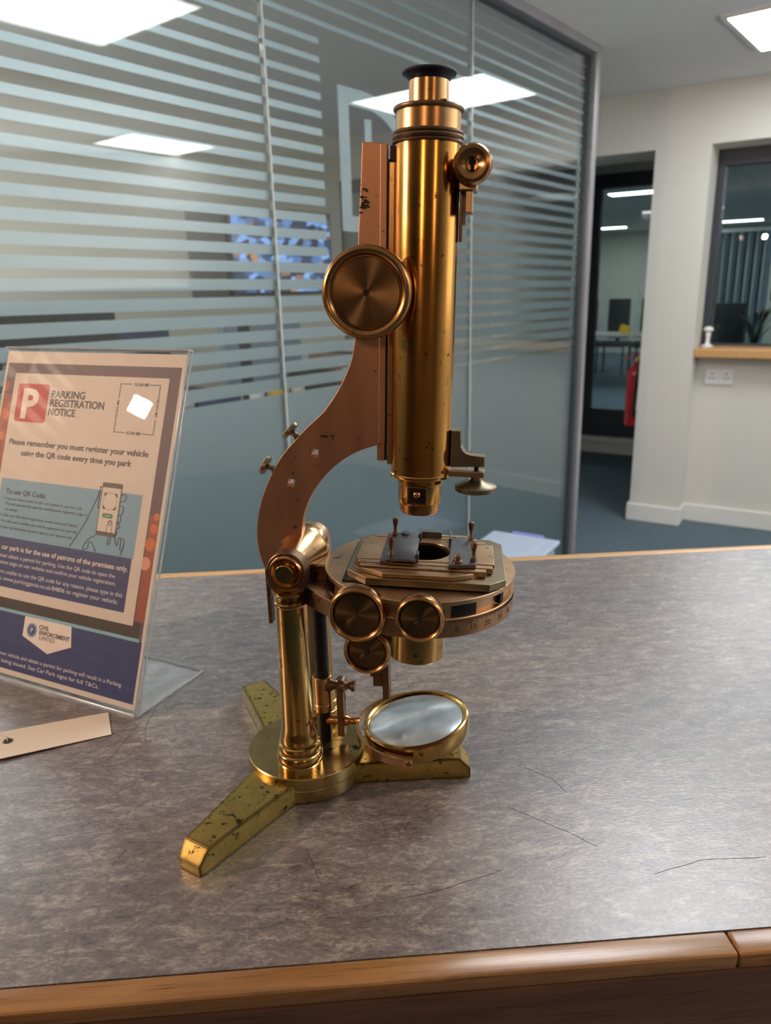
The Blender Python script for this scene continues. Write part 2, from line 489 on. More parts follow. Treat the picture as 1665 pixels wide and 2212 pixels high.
def skirt(name, segs):
    b = B()
    for lo, hi in segs:
        b.box(lo, hi, 0.006, T=MW, seg=2)
    return obj(name, b, M['white_paint'], kind='structure')


skirt('baseboard_front', [((-1.035, 4.392, 0), (-0.727, 4.41, 0.105)), ((-0.742, 4.40, 0), (-0.727, 4.549, 0.105)),
                          ((-0.742, 4.531, 0), (1.1, 4.549, 0.105)), ((-4.2, 4.392, 0), (-1.94, 4.41, 0.105)),
                          ((-1.037, 4.40, 0), (-1.02, 6.18, 0.105))])
skirt('baseboard_passage', [((-1.94, 6.16, 0), (-1.037, 6.2, 0.09)), ((-1.94, 6.14, 0.09), (-1.037, 6.2, 0.14))])

# door_1: dark framed glazed screen at the end of the passage
d1 = setting('door_1')
b = B()
b.box((-1.94, 6.19, 0.14), (-1.815, 6.25, 2.175), 0.004, MW); b.box((-1.15, 6.19, 0.14), (-1.02, 6.25, 2.175), 0.004, MW)
b.box((-1.815, 6.19, 2.07), (-1.15, 6.25, 2.175), 0.004, MW); b.box((-1.815, 6.19, 0.14), (-1.15, 6.25, 0.37), 0.004, MW)
obj('door_frame', b, M['dark_frame'], d1)
obj('pane', B().box((-1.815, 6.215, 0.37), (-1.15, 6.223, 2.07), T=MW), M['dark_pane'], d1)
# door_2: dark framed door in the far wall, seen through the glass
d2 = setting('door_2')
b = B()
b.box((-3.12, 4.37, 0.1), (-3.02, 4.41, 2.06), 0.003, MW); b.box((-2.35, 4.37, 0.1), (-2.25, 4.41, 2.06), 0.003, MW)
b.box((-3.02, 4.37, 1.98), (-2.35, 4.41, 2.06), 0.003, MW)
obj('door_frame', b, M['dark_frame'], d2)
obj('door_panel', B().box((-3.02, 4.385, 0.1), (-2.35, 4.41, 1.98), T=MW), plain('grey_green_door', (0.22, 0.25, 0.23), 0.4), d2)
# window_1: right hand internal window
w1 = setting('window_1')
b = B()
b.box((-0.742, 4.63, 1.02), (-0.70, 4.69, 2.038), 0.003, MW); b.box((-0.70, 4.63, 1.955), (1.1, 4.69, 2.038), 0.003, MW); b.box((1.05, 4.63, 1.02), (1.1, 4.69, 1.955), 0.003, MW)
b.box((-0.70, 4.64, 1.02), (1.05, 4.69, 1.03), 0.002, MW)
obj('window_frame', b, M['dark_frame'], w1)
obj('pane', B().box((0.003, -.003, 1.03), (1.748, .003, 1.955), T=MW @ Tr((-0.70, 4.66, 0)) @ Rot(R(-2.2), 'Z')), M['dark_pane'], w1)
obj('trim_1', B().box((-0.742, 4.44, 0.966), (1.1, 4.75, 1.018), 0.008, MW), M['oak_sill'], kind='structure')

# glass partition: window_2 -------------------------------------------------
gw = setting('window_2')
SEAMS = [-2.36, -1.416, -0.47, 0.476, 1.422, 2.368, 3.285]
obj('header_rail', B().box((-2.4, MGL - 0.03, 2.287), (3.33, MGL + 0.04, ZC), 0.002, MG), M['alu'], gw)
obj('gasket', B().box((-2.4, MGL - 0.012, 2.276), (3.285, MGL + 0.02, 2.287), T=MG), M['gasket'], gw)
obj('end_post', B().box((3.294, MGL - 0.03, 0), (3.33, MGL + 0.04, 2.287), 0.002, MG), M['alu'], gw)
obj('gasket', B().box((3.278, MGL - 0.012, 0), (3.294, MGL + 0.02, 2.287), T=MG), M['gasket'], gw)
obj('floor_rail', B().box((-2.4, MGL - 0.03, 0), (3.33, MGL + 0.04, 0.05), 0.002, MG), M['alu'], gw)
for a, e in zip(SEAMS, SEAMS[1:]):
    obj('pane', B().box((a + 0.003, MGL, 0.05), (e - 0.003, MGL + 0.010, 2.28), T=MG), M['pane'], gw)
for g in SEAMS[1:-1]:
    obj('seam', B().box((g - 0.0030, MGL - 0.001, 0.05), (g + 0.0030, MGL + 0.011, 2.278), T=MG), M['seam'], gw)
SL = lambda g: 0.0095 * (2.6 - g)


def film(name, g0, g1, z0, z1):
    b = B(); v = []
    for y in (MGL + 0.0104, MGL + 0.0108):
        v.append([b.bm.verts.new(MG @ Vector(p)) for p in ((g0, y, z0 + SL(g0)), (g1, y, z0 + SL(g1)), (g1, y, z1 + SL(g1)), (g0, y, z1 + SL(g0)))])
    A_, C_ = v
    b.bm.faces.new(A_); b.bm.faces.new(C_[::-1])
    for i in range(4):
        b.bm.faces.new((A_[(i + 1) % 4], A_[i], C_[i], C_[(i + 1) % 4]))
    return obj(name, b, M['frost'], gw)


film('frosted_panel', -2.3, 3.278, 0.05, 1.0945)
for k in range(27):
    lo = 1.1005 + 0.0431 * k + (0.0115 + 0.0009 * k) / 2; hi = 1.1005 + 0.0431 * (k + 1) - (0.0115 + 0.0009 * (k + 1)) / 2
    if 1.44 < (lo + hi) / 2 < 1.985:
        film('frosted_stripe', -2.3, 1.628, lo, hi); film('frosted_stripe', 2.13, 3.278, lo, hi)
    else:
        film('frosted_stripe', -2.3, 3.278, lo, hi)


def curve_mesh(polys, ext, bev=0.0, res=1):
    """filled 2D outline with holes, extruded both ways"""
    cu = bpy.data.curves.new('c', 'CURVE'); cu.dimensions = '2D'; cu.fill_mode = 'BOTH'; cu.extrude = ext; cu.bevel_depth = bev; cu.bevel_resolution = res
    for p in polys:
        s = cu.splines.new('POLY'); s.points.add(len(p) - 1); s.use_cyclic_u = True
        for q, xy in zip(s.points, p):
            q.co = (xy[0], xy[1], 0, 1)
    o = bpy.data.objects.new('c', cu); COL.objects.link(o)
    me = bpy.data.meshes.new_from_object(o.evaluated_get(bpy.context.evaluated_depsgraph_get()))
    bpy.data.objects.remove(o); bpy.data.curves.remove(cu)
    return me


def dshape(x0, x1, z0, z1, n=16):
    p = [(x0, z0), (x0, z1)]
    xm = x0 + (x1 - x0) * 0.32; rx = x1 - xm; rz = (z1 - z0) / 2; zc = (z0 + z1) / 2
    return p + [(xm + rx * math.sin(t), zc + rz * math.cos(t)) for t in [math.pi * i / n for i in range(n + 1)]]


XZ = Matrix(((1, 0, 0, 0), (0, 0, -1, 0), (0, 1, 0, 0), (0, 0, 0, 1)))     # x,y of a flat outline -> x,z upright
me = curve_mesh([dshape(1.697, 2.03, 1.534, 1.906), dshape(1.741, 1.99, 1.576, 1.862)], 0.0002)
me.transform(MG @ Tr((0, MGL + 0.0106, 0)) @ XZ); link('frosted_emblem', me, M['frost'], gw)
me = curve_mesh([[(1.808, 1.60), (1.808, 1.836), (1.838, 1.838), (1.838, 1.60)]], 0.0002)
me.transform(MG @ Tr((0, MGL + 0.0106, 0)) @ XZ); link('frosted_emblem', me, M['frost'], gw)

# office behind the glass
b = B(); b.box((-2.4, 3.5, 0), (4.12, 3.6, ZC), T=MG); b.box((-2.5, MGL + 0.04, 0), (-2.4, 3.6, ZC), T=MG)
obj('wall_office', b, M['wall_office'], kind='structure')

# ceiling light panels ------------------------------------------------------


def ceil_light(x0, x1, y0, y1, label, T=MG, m='light'):
    cx, cy = (x0 + x1) / 2, (y0 + y1) / 2
    t = thing('ceiling_light', label, 'light', T @ Tr((cx, cy, ZC)), 'square ceiling light panels')
    hx, hy = (x1 - x0) / 2, (y1 - y0) / 2
    b = B()
    for lo, hi in (((-hx - .02, -hy - .02), (hx + .02, -hy)), ((-hx - .02, hy), (hx + .02, hy + .02)), ((-hx - .02, -hy), (-hx, hy)), ((hx, -hy), (hx + .02, hy))):
        b.box((*lo, -0.012), (*hi, 0))
    obj('frame', b, M['white_paint'], t)
    obj('diffuser', B().box((-hx, -hy, -0.008), (hx, hy, -0.002)), M[m], t)
    return t


ceil_light(3.31, 3.85, 0.15, 0.94, 'white square ceiling light at the top right corner')
ceil_light(1.35, 1.93, 0.05, 0.66, 'square ceiling light nearest above the counter, mirrored in the glass top left')
ceil_light(2.97, 3.62, -1.75, -1.3, 'square ceiling light mirrored small in the left glass pane')
ceil_light(0.9, 1.5, -1.9, -1.3, 'square ceiling light to the right behind the counter end')
ceil_light(0.45, 1.05, 2.35, 2.95, 'square ceiling light inside the glass office')
b_ = [((2.90, 8.75), 0.35, 'long ceiling light nearest behind the dark glazed screen'), ((4.12, 14.2), 0.33, 'long ceiling light deep behind the dark glazed screen'), ((5.92, 13.3), 0.5, 'long ceiling light behind the right window')]
b_ += [((5.3, 6.9), 0.6, 'added unseen light behind the wall right of the right window'), ((6.6, 9.4), 0.6, 'added unseen light far behind the wall right of the right window'), ((1.0, 9.0), 0.6, 'added unseen light in the room beyond left of the passage'), ((3.72, 9.35), 0.13, 'added short light hidden behind the pillar in the room beyond'), ((1.2, 12.4), 0.6, 'added unseen light behind the passage wall in the room beyond')]  # added out of sight to brighten the room beyond
for (x, y), hw, lab in b_:
    l = ceil_light(-hw, hw, -0.12, 0.12, lab, Tr((x, y, 0)) @ MW, 'far_light'); l['group'] = 'long ceiling lights in the room beyond'

# ------------------------------------------------------------------ reception counter
MC = Rot(R(3.6), 'Z')
ZT = 1.05
rc = thing('reception_counter', 'long reception counter with mottled grey laminate top and oak edging', 'counter', MC @ Tr((0.2, 0.57, 0)))
CI = Tr((-0.2, -0.57, 0))      # author in counter axes, shift to the thing's base
obj('worktop', B().box((-1.0, 0.2945, ZT - 0.038), (1.7, 0.842, ZT), T=CI), M['laminate'], rc)
EPS = 0.0003
obj('front_edging', B().box((-1.0, 0.2795, ZT - 0.010), (0.1905, 0.2945, ZT + EPS), 0.0022, CI, 3), M['oak'], rc)
obj('front_edging', B().box((0.1908, 0.2795, ZT - 0.010), (1.7, 0.2945, ZT + EPS), 0.0022, CI, 3), M['oak'], rc)
obj('back_edging', B().box((-1.0, 0.842, ZT - 0.045), (1.7, 0.857, ZT + EPS), 0.002, CI, 3), M['oak_sill'], rc)
obj('shaded_fascia', B().box((-1.0, 0.2797, ZT - 0.06), (1.7, 0.2945, ZT - 0.0098), 0.0015, CI), M['oak_shaded'], rc)  # front face of the edging, its shade painted as darker wood
obj('front_panel', B().box((-0.98, 0.2815, 0.0), (1.68, 0.294, ZT - 0.0605), T=CI), M['oak_shaded'], rc)
obj('back_panel', B().box((-0.98, 0.80, 0.0), (1.68, 0.83, ZT - 0.0405), T=CI), M['oak_shaded'], rc)
# hairline scratches in the laminate
b = B()
for pts in [[(.17, .335), (.20, .343), (.24, .342)], [(.25, .345), (.285, .338), (.31, .328)], [(.10, .40), (.13, .375), (.145, .36)], [(-.03, .375), (-.02, .345)],
            [(-.18, .47), (-.172, .50), (-.165, .53)], [(.12, .44), (.137, .425), (.142, .41)], [(.25, .35), (.262, .366)], [(-.19, .50), (-.182, .515), (-.168, .520)],
            [(-.145, .372), (-.14, .385)], [(.02, .33), (.05, .336), (.085, .347)], [(-.158, .555), (-.16, .52), (-.155, .498)]]:
    q = []
    for (x0, y0), (x1, y1) in zip(pts, pts[1:]):
        q += [(x0 + (x1 - x0) * t / 6, y0 + (y1 - y0) * t / 6 + 0.0004 * math.sin(t), ZT + 0.0001) for t in range(6)]
    q.append((*pts[-1], ZT + 0.0001))
    b.tube(q, 0.00013, 5, CI, 0.4)
obj('scratches', b, M['engraving'], rc, kind='stuff')

# ------------------------------------------------------------------ brass microscope
mic = thing('microscope', 'antique brass microscope with curved bronze limb standing on a three-footed round base', 'microscope', Tr((-0.0574, 0.4573, ZT)) @ Rot(R(-10), 'Z'))
AX = Rot(R(90), 'X')                       # lathe axis -> towards the viewer (-y)


def towards(u, a, z):
    return Tr((u, a, z)) @ AX


# base
DC = (-0.0015, -0.0050)
obj('base_disc', B().lathe([(0, .0006), (.0396, .0006), (.0404, .0014), (.0404, .0099), (.0399, .0103), (.0404, .0107), (.0404, .0187), (.0398, .0193), (0, .0193)], 96, Tr((*DC, 0))), M['base_brass'], mic)
for wa_ in (-148.5, -29.5, 94.0):
    ang = R(90 - wa_ + 10)                  # world azimuth -> local angle
    b = B()
    ri, ro, rt_ = .034, .1145, .1072
    wi, wo = .0172, .0088
    P = [(ri, -wi), (ri, wi)]
    vs = {}
    V = lambda x, y, z: b.bm.verts.new((x, y, z))
    rings = [[V(ri, -wi, .0), V(ri, wi, .0), V(ri, wi, .0158), V(ri, -wi, .0158)],
             [V(.092, -.0110, .0), V(.092, .0110, .0), V(.092, .0110, .0158), V(.092, -.0110, .0158)],
             [V(rt_, -.0096, .0), V(rt_, .0096, .0), V(rt_, .0096, .0158), V(rt_, -.0096, .0158)],
             [V(ro, -.0084, .0), V(ro, .0084, .0), V(ro, .0084, .0075), V(ro, -.0084, .0075)]]
    for a_, c_ in zip(rings, rings[1:]):
        for i in range(4):
            b.bm.faces.new((a_[i], a_[(i + 1) % 4], c_[(i + 1) % 4], c_[i]))
    b.bm.faces.new(rings[0]); b.bm.faces.new(rings[-1][::-1])
    bmesh.ops.recalc_face_normals(b.bm, faces=b.bm.faces[:])
    bmesh.ops.bevel(b.bm, geom=b.bm.edges[:], offset=.0005, segments=2, affect='EDGES')
    b._add(b.bm.verts[:], Tr((*DC, 0)) @ Rot(ang, 'Z'))
    ft = obj('foot', b, M['foot_brass'], mic, sharp=18)
    if wa_ == 94.0:
        me = text_mesh('No'); me.transform(Tr((*DC, 0.0160)) @ Rot(ang, 'Z') @ Tr((.089, -.006, 0)) @ Matrix.Diagonal((.0075, .0075, 1, 1)))
        link('engraved_mark', me, M['engraving'], ft)
    elif wa_ == -148.5:
        pass
# pillars
PIL = [(0, .0190), (.0150, .0190), (.0150, .0245), (.0144, .0252), (.0152, .0268), (.0155, .0288), (.0152, .0308), (.0143, .0322), (.0133, .0328), (.0136, .0342), (.0141, .0360), (.0136, .0378),
       (.0124, .0386), (.0127, .0396), (.0128, .0408), (.0124, .0440), (.0116, .0466), (.0112, .0490), (.0110, .052), (.01035, .080), (.0098, .105), (.0093, .131), (.0093, .1360), (.0101, .1368), (.0104, .1378), (.0101, .1390), (.0093, .1396),
       (.0090, .1405), (.0090, .1432), (.0096, .1440), (.0106, .1450), (.0109, .1464), (.0106, .1476), (0, .1478)]
HZ = 0.1598


def housing_poly(w=.0125, zb=.1470):
    p = [(-w + .003, zb), (w - .003, zb), (w, zb + .004), (w, HZ)]
    p += [(w * math.cos(t), HZ + w * math.sin(t)) for t in [math.pi * i / 16 for i in range(1, 16)]]
    return p + [(-w, HZ), (-w, zb + .004)]


for a in (-.0279, .0279):
    obj('pillar', B().lathe(PIL, 64, Tr((.001, a, 0))), M['pillar_brass'], mic)
    sg = 1 if a > 0 else -1
    h = obj('bearing_block', B().prism([(x + .001, z) for x, z in housing_poly()], a - .005, a + .005, 'xz', .0006), M['dark_bronze'] if a < 0 else M['stage_brass'], mic)
    FT = towards(.001, a - .005, HZ) if a < 0 else Tr((.001, a + .005, HZ)) @ Rot(R(-90), 'X')
    obj('bearing_ring', B().lathe([(0, .0006), (.0062, .0006), (.0075, .0009), (.0088, .0022), (.0098, .0022), (.0107, .0010), (.0109, -.001), (0, -.001)], 48), M['copper'], h, FT)
    obj('bearing_pin', B().lathe([(0, .0046), (.0054, .0046), (.0060, .0040), (.0060, -.0005), (0, -.0005)], 40), M['pillar_brass'], h, FT)
    if a < 0:
        for sx in (-.0033, .0033):
            obj('spanner_hole', B().lathe([(0, .00475), (.0012, .00475), (.0012, .0040), (0, .0040)], 20), M['hole'], h, FT @ Tr((sx, -.0004, 0)))
# trunnion hub between the bearings
obj('trunnion_hub', B().lathe([(0, .0225), (.0112, .0225), (.0112, .0205), (.0168, -.0045), (.0170, -.0050), (.0170, -.0125), (.0164, -.0130), (.0164, -.0148), (0, -.0148)], 72), M['copper'] and brass('hub_brass', (0.70, 0.44, 0.22), 0.2, spots=.3), mic, towards(.001, 0, HZ))
obj('rear_flange', B().lathe([(0, -.0150), (.0125, -.0150), (.0130, -.0155), (.0130, -.0226), (0, -.0226)], 60), M['stage_brass'], mic, towards(.001, 0, HZ))
obj('stop_bar', B().box((-.0232, -.003, .110), (-.0206, .004, .150), .0004).box((-.0225, -.003, .146), (-.006, .004, .152), .0004), M['dark_bronze'], mic)

# limb (curved bronze arm) with square holes
outer = [(.0517, .4012), (.0503, .382), (.0477, .3511), (.0463, .330), (.0447, .310), (.0438, .2962), (.0418, .2869), (.0399, .2814), (.0374, .2761), (.0346, .2706), (.0312, .2651), (.0272, .2594), (.0227, .2538), (.0180, .2496), (.0129, .2453), (.0085, .2411), (.0041, .2365),
         (-.0008, .2315), (-.0055, .2261), (-.0101, .2196), (-.0141, .2126), (-.0178, .205), (-.0210, .1972), (-.0233, .1897), (-.0250, .1815), (-.0259, .175), (-.0260, .1688), (-.0257, .164), (-.0249, .1592), (-.0238, .155), (-.0215, .1490), (-.018, .1455), (-.012, .143), (-.003, .142)]
inner = [(.006, .146), (.0065, .155), (.0048, .161), (.0029, .1666), (.0032, .173), (.0040, .1792), (.0047, .184), (.0058, .1886), (.0078, .194), (.0103, .1994), (.0136, .205), (.0175, .2101), (.0219, .2151), (.0269, .2198), (.0327, .2243), (.0390, .2282), (.0448, .2309), (.0507, .2329), (.0568, .2347),
         (.0580, .2947), (.0620, .4003)]
hole = lambda cx, cz, r=.0027, t=0.55: [(cx + r * 1.3 * math.cos(t + i * math.pi / 2), cz + r * 1.3 * math.sin(t + i * math.pi / 2)) for i in range(4)]
me = curve_mesh([outer + inner, hole(.0153, .2286), hole(-.0011, .2093)], .0040, .0004)
me.transform(XZ); limb = link('limb', me, M['limb_bronze'], mic, sharp=18)
# dark blotch of worn lacquer near the top of the limb
b = B()
random.seed(3)
for k in range(26):
    z = .3655 + random.random() * .0125; x = .0492 + (.0035 if z > .372 else .0045) * random.random() + (z - .3655) * .07
    r = .0004 + .0009 * random.random()
    b.prism([(x + r * (1 + .4 * random.random()) * math.cos(t), z + r * .55 * math.sin(t)) for t in [i * math.pi / 3 for i in range(6)]], -.00455, -.0043)
obj('lacquer_wear', b, M['engraving'], limb, kind='stuff')
# thumbscrews on the back of the limb
for (hx, hz), (nx, nz) in (((.0040, .2372), (-.72, .69)), ((-.0125, .2163), (-.90, .44))):
    T = Matrix(((nz, 0, nx, hx), (0, 1, 0, 0), (-nx, 0, nz, hz), (0, 0, 0, 1)))
    obj('thumbscrew', B().lathe([(0, -.002), (.0028, -.002), (.0026, .0005), (.0018, .002), (.0017, .0035), (.0024, .0046), (.0060, .0052), (.0063, .0056), (.0063, .0075), (.0058, .0079), (0, .0077)], 36, T), M['stage_grey'], mic)

# tilted upper frame: s across, t along the optical axis
TH = R(1.9); MT = Tr((0, 0, .156)) @ Rot(TH, 'Y') @ Tr((0, 0, -.156))
obj('limb_rail', B().box((.0532, -.0047, .2368), (.0571, .0047, .4022), .0004, MT).box((.0520, -.0035, .2258), (.0571, .0035, .2366), .0003, MT), M['limb_bronze'], mic)
obj('groove_strip', B().box((.0565, -.0036, .2262), (.0586, .0036, .3945), .0002, MT), M['black_metal'], mic)
obj('tube_slide', B().box((.0584, -.0052, .2240), (.0660, .0052, .3930), .0006, MT), M['worn_tube'], mic)
AXS = .0786
TB = MT @ Tr((AXS, 0, 0))
body = obj('body_tube', B().lathe([(.0145, .2172), (.0184, .2172), (.0188, .2180), (.0188, .2192), (.0183, .2198), (.0182, .2210), (.0182, .4015), (.0180, .403), (.012, .403)], 96, TB), M['tube_brass'], mic)
obj('ring_moulding', B().lathe([(.0178, .4012), (.0190, .4014), (.0194, .4022), (.0190, .4030), (.0186, .4033), (.0192, .4037), (.0196, .4046), (.0192, .4055), (.0186, .4058), (.0192, .4061), (.0194, .4068), (.0190, .4076), (.0178, .4080)], 80, TB), M['dark_bronze'], body)
for k, aa in enumerate((-2.45, -1.50, -0.62)):
    obj('screw_head', B().lathe([(0, .0008), (.0011, .0006), (.0013, 0), (0, -.0005)], 16), M['dark_bronze'], body, TB @ Tr((.0182 * math.cos(aa), .0182 * math.sin(aa), .2222)) @ Rot(aa, 'Z') @ Rot(R(90), 'Y'))
obj('dark_tube_block', B().box((-.0200, -.004, .3935), (-.0165, .004, .4012), .0004, TB), M['black_metal'], body)  # small black block above the slide, beside the tube
collar = obj('draw_collar', B().lathe([(.0105, .4075), (.0175, .4075), (.0175, .4172), (.0184, .4175), (.0188, .4180), (.0188, .4190), (.0184, .4195), (.0105, .4196)], 80, TB), M['worn_tube'], mic)
obj('collar_rim', B().lathe([(.0176, .4174), (.0186, .4174), (.01895, .4180), (.01895, .4190), (.0185, .4197), (.0120, .4198), (.0108, .4197)], 80, TB), M['dark_bronze'], collar)
obj('stop_pin', B().box((.0075, -.016, .4196), (.0110, -.013, .4206), .0003, TB), M['dark_bronze'], collar)
eyep = obj('eyepiece', B().lathe([(.0098, .4190), (.0107, .4190), (.0107, .4325), (.0098, .4325)], 64, TB), M['worn_tube'], mic)
obj('eyepiece_cap', B().lathe([(.0100, .4318), (.0109, .4322), (.0115, .4333), (.0130, .4347), (.0143, .4353), (.0146, .4359), (.0144, .4366), (.0135, .4371), (.0110, .4366), (.0050, .4350), (.003, .434), (0, .434)], 72, TB), M['blued'], eyep)
# objective nose
nose = obj('nosepiece', B().lathe([(.0120, .1972), (.0125, .1972), (.0126, .2000), (.0130, .2003), (.0134, .2012), (.0134, .2125), (.0141, .2135), (.0141, .2176), (.0, .2176)], 64, TB), M['tube_brass'], mic)
obj('objective_lip', B().lathe([(.0085, .1940), (.0112, .1940), (.0117, .1945), (.0117, .1952), (.0124, .1958), (.0124, .1985), (.0119, .1990), (.008, .199)], 64, TB), M['copper'], nose)
obj('slot_plate', B().box((-.0060, -.0146, .2022), (.0060, -.0100, .2130), .0004, TB), M['dark_bronze'], nose)
obj('slot_recess', B().box((-.0050, -.01475, .2030), (.0050, -.0140, .2126), T=TB), M['black_metal'], nose)
obj('pressure_ball', B().ball((0, -.0148, .2085), .0024, T=TB), M['copper'], nose)

# knobs


def knob(name, r, T, thick=.0065, hole_r=.0018, dished=False, shaft=.02, parent=None, pin=False):
    q = r / .0249
    if dished:
        prof = [(0, -.0022), (.0030, -.0020), (.0045, -.0008), (.0058, .0002), (.0075, .0010), (.0092, .0004), (.0101, -.0012), (.0104, -.0028), (.0099, -.0042), (.0060, -.0056), (.0036, -.0080), (.0030, -shaft), (0, -shaft)]
    else:
        prof = [(0, -.0006), (.0193 * q, -.0006), (.0197 * q, -.0001), (.0203 * q, .0010), (.0212 * q, .0019), (.0224 * q, .0023), (.0236 * q, .0018), (.0245 * q, .0006), (.0249 * q, -.0010), (.0249 * q, -thick * .55), (.0245 * q, -thick * .75), (.0236 * q, -thick * .9), (.0215 * q, -thick), (.0090 * q, -thick - .0014), (.0042, -thick - .003), (.0036, -shaft), (0, -shaft)]
    k = obj(name, B().lathe(prof, 80), M['knob_rim'], parent or mic, T)
    if not dished:
        obj('face_plate', B().lathe([(0, -.0001), (.0184 * q, -.0001), (.0188 * q, -.0006), (0, -.0006)], 80), M['knob_face'], k)
        obj('centre_hole', B().lathe([(0, .0001), (hole_r, .0001), (hole_r, -.0004), (0, -.0004)], 20), M['hole'], k)
        if pin:
            obj('centre_pin', B().lathe([(0, .0008), (.0006, .0007), (.0009, .0002), (.0009, 0), (0, 0)], 16), M['steel'], k)
    else:
        obj('key_hole', B().box((-.0010, -.0034, -.0024), (.0010, .0006, -.0012), .0005).lathe([(0, -.0013), (.0019, -.0013), (.0019, -.0024), (0, -.0024)], 20, Tr((0, .0010, 0))), M['hole'], k)
    return k


kc = knob('coarse_focus_knob', .0249, towards(.0557, -.0290, .3230), .0085, shaft=.026)
again(kc, Tr((.0557, .0290, .3230)) @ Rot(R(-90), 'X'))
kd = knob('draw_tube_knob', .0104, towards(.1118, -.0180, .3860), dished=True, shaft=.022)
obj('rack', B().box((.1028 - .0055, -.003, .3520), (.1045 - .0055, .003, .392), .0003, MT), M['dark_bronze'], mic)
b = B()
for k in range(34):
    z = .3610 + k * .00092
    b.box((.0985, -.0024, z), (.1006, .0024, z + .0005), T=MT)
obj('rack_teeth', b, M['dark_bronze'], mic)
obj('pinion_box', B().box((.0970, -.012, .3775), (.1065, .006, .394), .0006, MT).box((.1005, -.010, .3662), (.1045, .003, .3776), .0006, MT), M['stage_brass'], mic)
# fine focus bracket and its horizontal milled wheel
obj('focus_bracket', B().prism([(.0970, .2462), (.1027, .2462), (.1027, .2362), (.1045, .2345), (.1060, .2322), (.1095, .2312), (.1175, .2312), (.1178, .2250), (.0970, .2240)], -.0045, .0045, 'xz', .0004, MT), M['stage_grey'], mic)
obj('focus_lever', B().box((.0940, -.0042, .2180), (.1176, .0042, .2217), .0004, MT), M['stage_brass'], mic)
TF = MT @ Tr((.1128, 0, 0))
fk = obj('fine_focus_wheel', B().lathe([(0, .2075), (.0030, .2075), (.0034, .2085), (.0030, .2090), (.0122, .2091), (.0128, .2096), (.0128, .2120), (.0122, .2126), (.0085, .2140), (.0050, .2148), (.0034, .2160), (.0032, .2178), (.0040, .2182), (0, .2182)], 72, TF), M['stage_grey'], mic)
obj('screw_shaft', B().lathe([(0, .2170), (.0014, .2170), (.0014, .2260), (0, .2260)], 20, TF), M['black_metal'], fk)

# stage -------------------------------------------------------------------
SC = .0790; SR = .0605
TS = MT @ Tr((SC + .0005, 0, .158)) @ Rot(R(0.7), 'Y') @ Tr((0, 0, -.1586))
ring = obj('stage_ring', B().lathe([(.0190, .1366), (.0600, .1366), (SR, .1371), (SR, .1480), (.0600, .1486), (.0190, .1486)], 128, TS), M['scale_brass'], mic)
# wedge-shaped bracket joining hub and ring
obj('stage_bracket', B().prism([(-.004, -.014), (.034, -.046), (.055, -.054), (.055, .054), (.034, .046), (-.004, .014)], .1362, .1480, 'xy', .0006, MT).box((-.004, -.0125, .134), (.022, .0125, .158), .001, MT), M['dark_bronze'], mic)
tm = text_mesh
b = B()
for k in range(-6, 92):
    th = R(27.5 + k * 0.86 * 0.79)
    if th > R(85):
        break
    ln = .0042 if k % 10 == 0 else (.0030 if k % 5 == 0 else .0020)
    b.box((-.00009, -.0001, -ln), (.00009, .00006, 0), T=TS @ Tr((SR * math.sin(th), -SR * math.cos(th), .1478)) @ Rot(th, 'Z'))
obj('scale_marks', b, M['engraving'], ring, kind='stuff')
for lab, th in (('0', 28.4), ('10', 38.8), ('20', 48.8), ('30', 60.3), ('40', 70.6), ('50', 80.5)):
    me = text_mesh(lab); xs = [v.co.x for v in me.vertices]; cx = (min(xs) + max(xs)) / 2
    kk = .0032 / CAP
    for v in me.vertices:
        ph = R(th) + (v.co.x - cx) * kk * 1.1 / SR
        v.co = Vector(((SR + .00008) * math.sin(ph), -(SR + .00008) * math.cos(ph), .1400 + v.co.y * kk))
    me.transform(TS); link('scale_number', me, M['engraving'], ring)
neck = obj('stage_neck', B().lathe([(.019, .1480), (.0572, .1480), (.0572, .1565), (.019, .1565)], 96, TS), M['stage_brass'], mic)
for a0, a1 in ((26, 42),):
    b = B()
    pts = [(.0578 * math.sin(R(t)), -.0578 * math.cos(R(t))) for t in range(a0, a1 + 1, 2)] + [(.0560 * math.sin(R(t)), -.0560 * math.cos(R(t))) for t in range(a1, a0 - 1, -2)]
    obj('clamp_slot', b.prism(pts, .1487, .1560, 'xy', 0, TS), M['black_metal'], neck)
for th in (62, -60):
    obj('clamp_screw', B().box((-.0018, -.0022, .1495), (.0018, .001, .1560), .0003, TS @ Rot(R(th), 'Z') @ Tr((0, -.0578, 0))), M['black_metal'], neck)
disc = obj('rotating_disc', B().lathe([(.0190, .1563), (.0600, .1563), (SR, .1567), (SR, .1590), (.0600, .1595), (.0190, .1595)], 128, TS), M['stage_brass'], mic)
RS = TS @ Tr((.002, -.0025, 0)) @ Rot(R(3.5), 'Z')


def octa(x0, x1, y0, y1, c):
    return [(x0 + c, y0), (x1 - c, y0), (x1, y0 + c), (x1, y1 - c), (x1 - c, y1), (x0 + c, y1), (x0, y1 - c), (x0, y0 + c)]


def plate(name, outline, holes, z0, z1, m, parent, T, bev=.0003):
    me = curve_mesh([outline] + holes, (z1 - z0) / 2 - bev, bev)
    me.transform(T @ Tr((0, 0, (z0 + z1) / 2)))
    return link(name, me, m, parent, sharp=18)


circ = lambda r, n=40, cx=0, cy=0: [(cx + r * math.cos(2 * math.pi * i / n), cy + r * math.sin(2 * math.pi * i / n)) for i in range(n)]
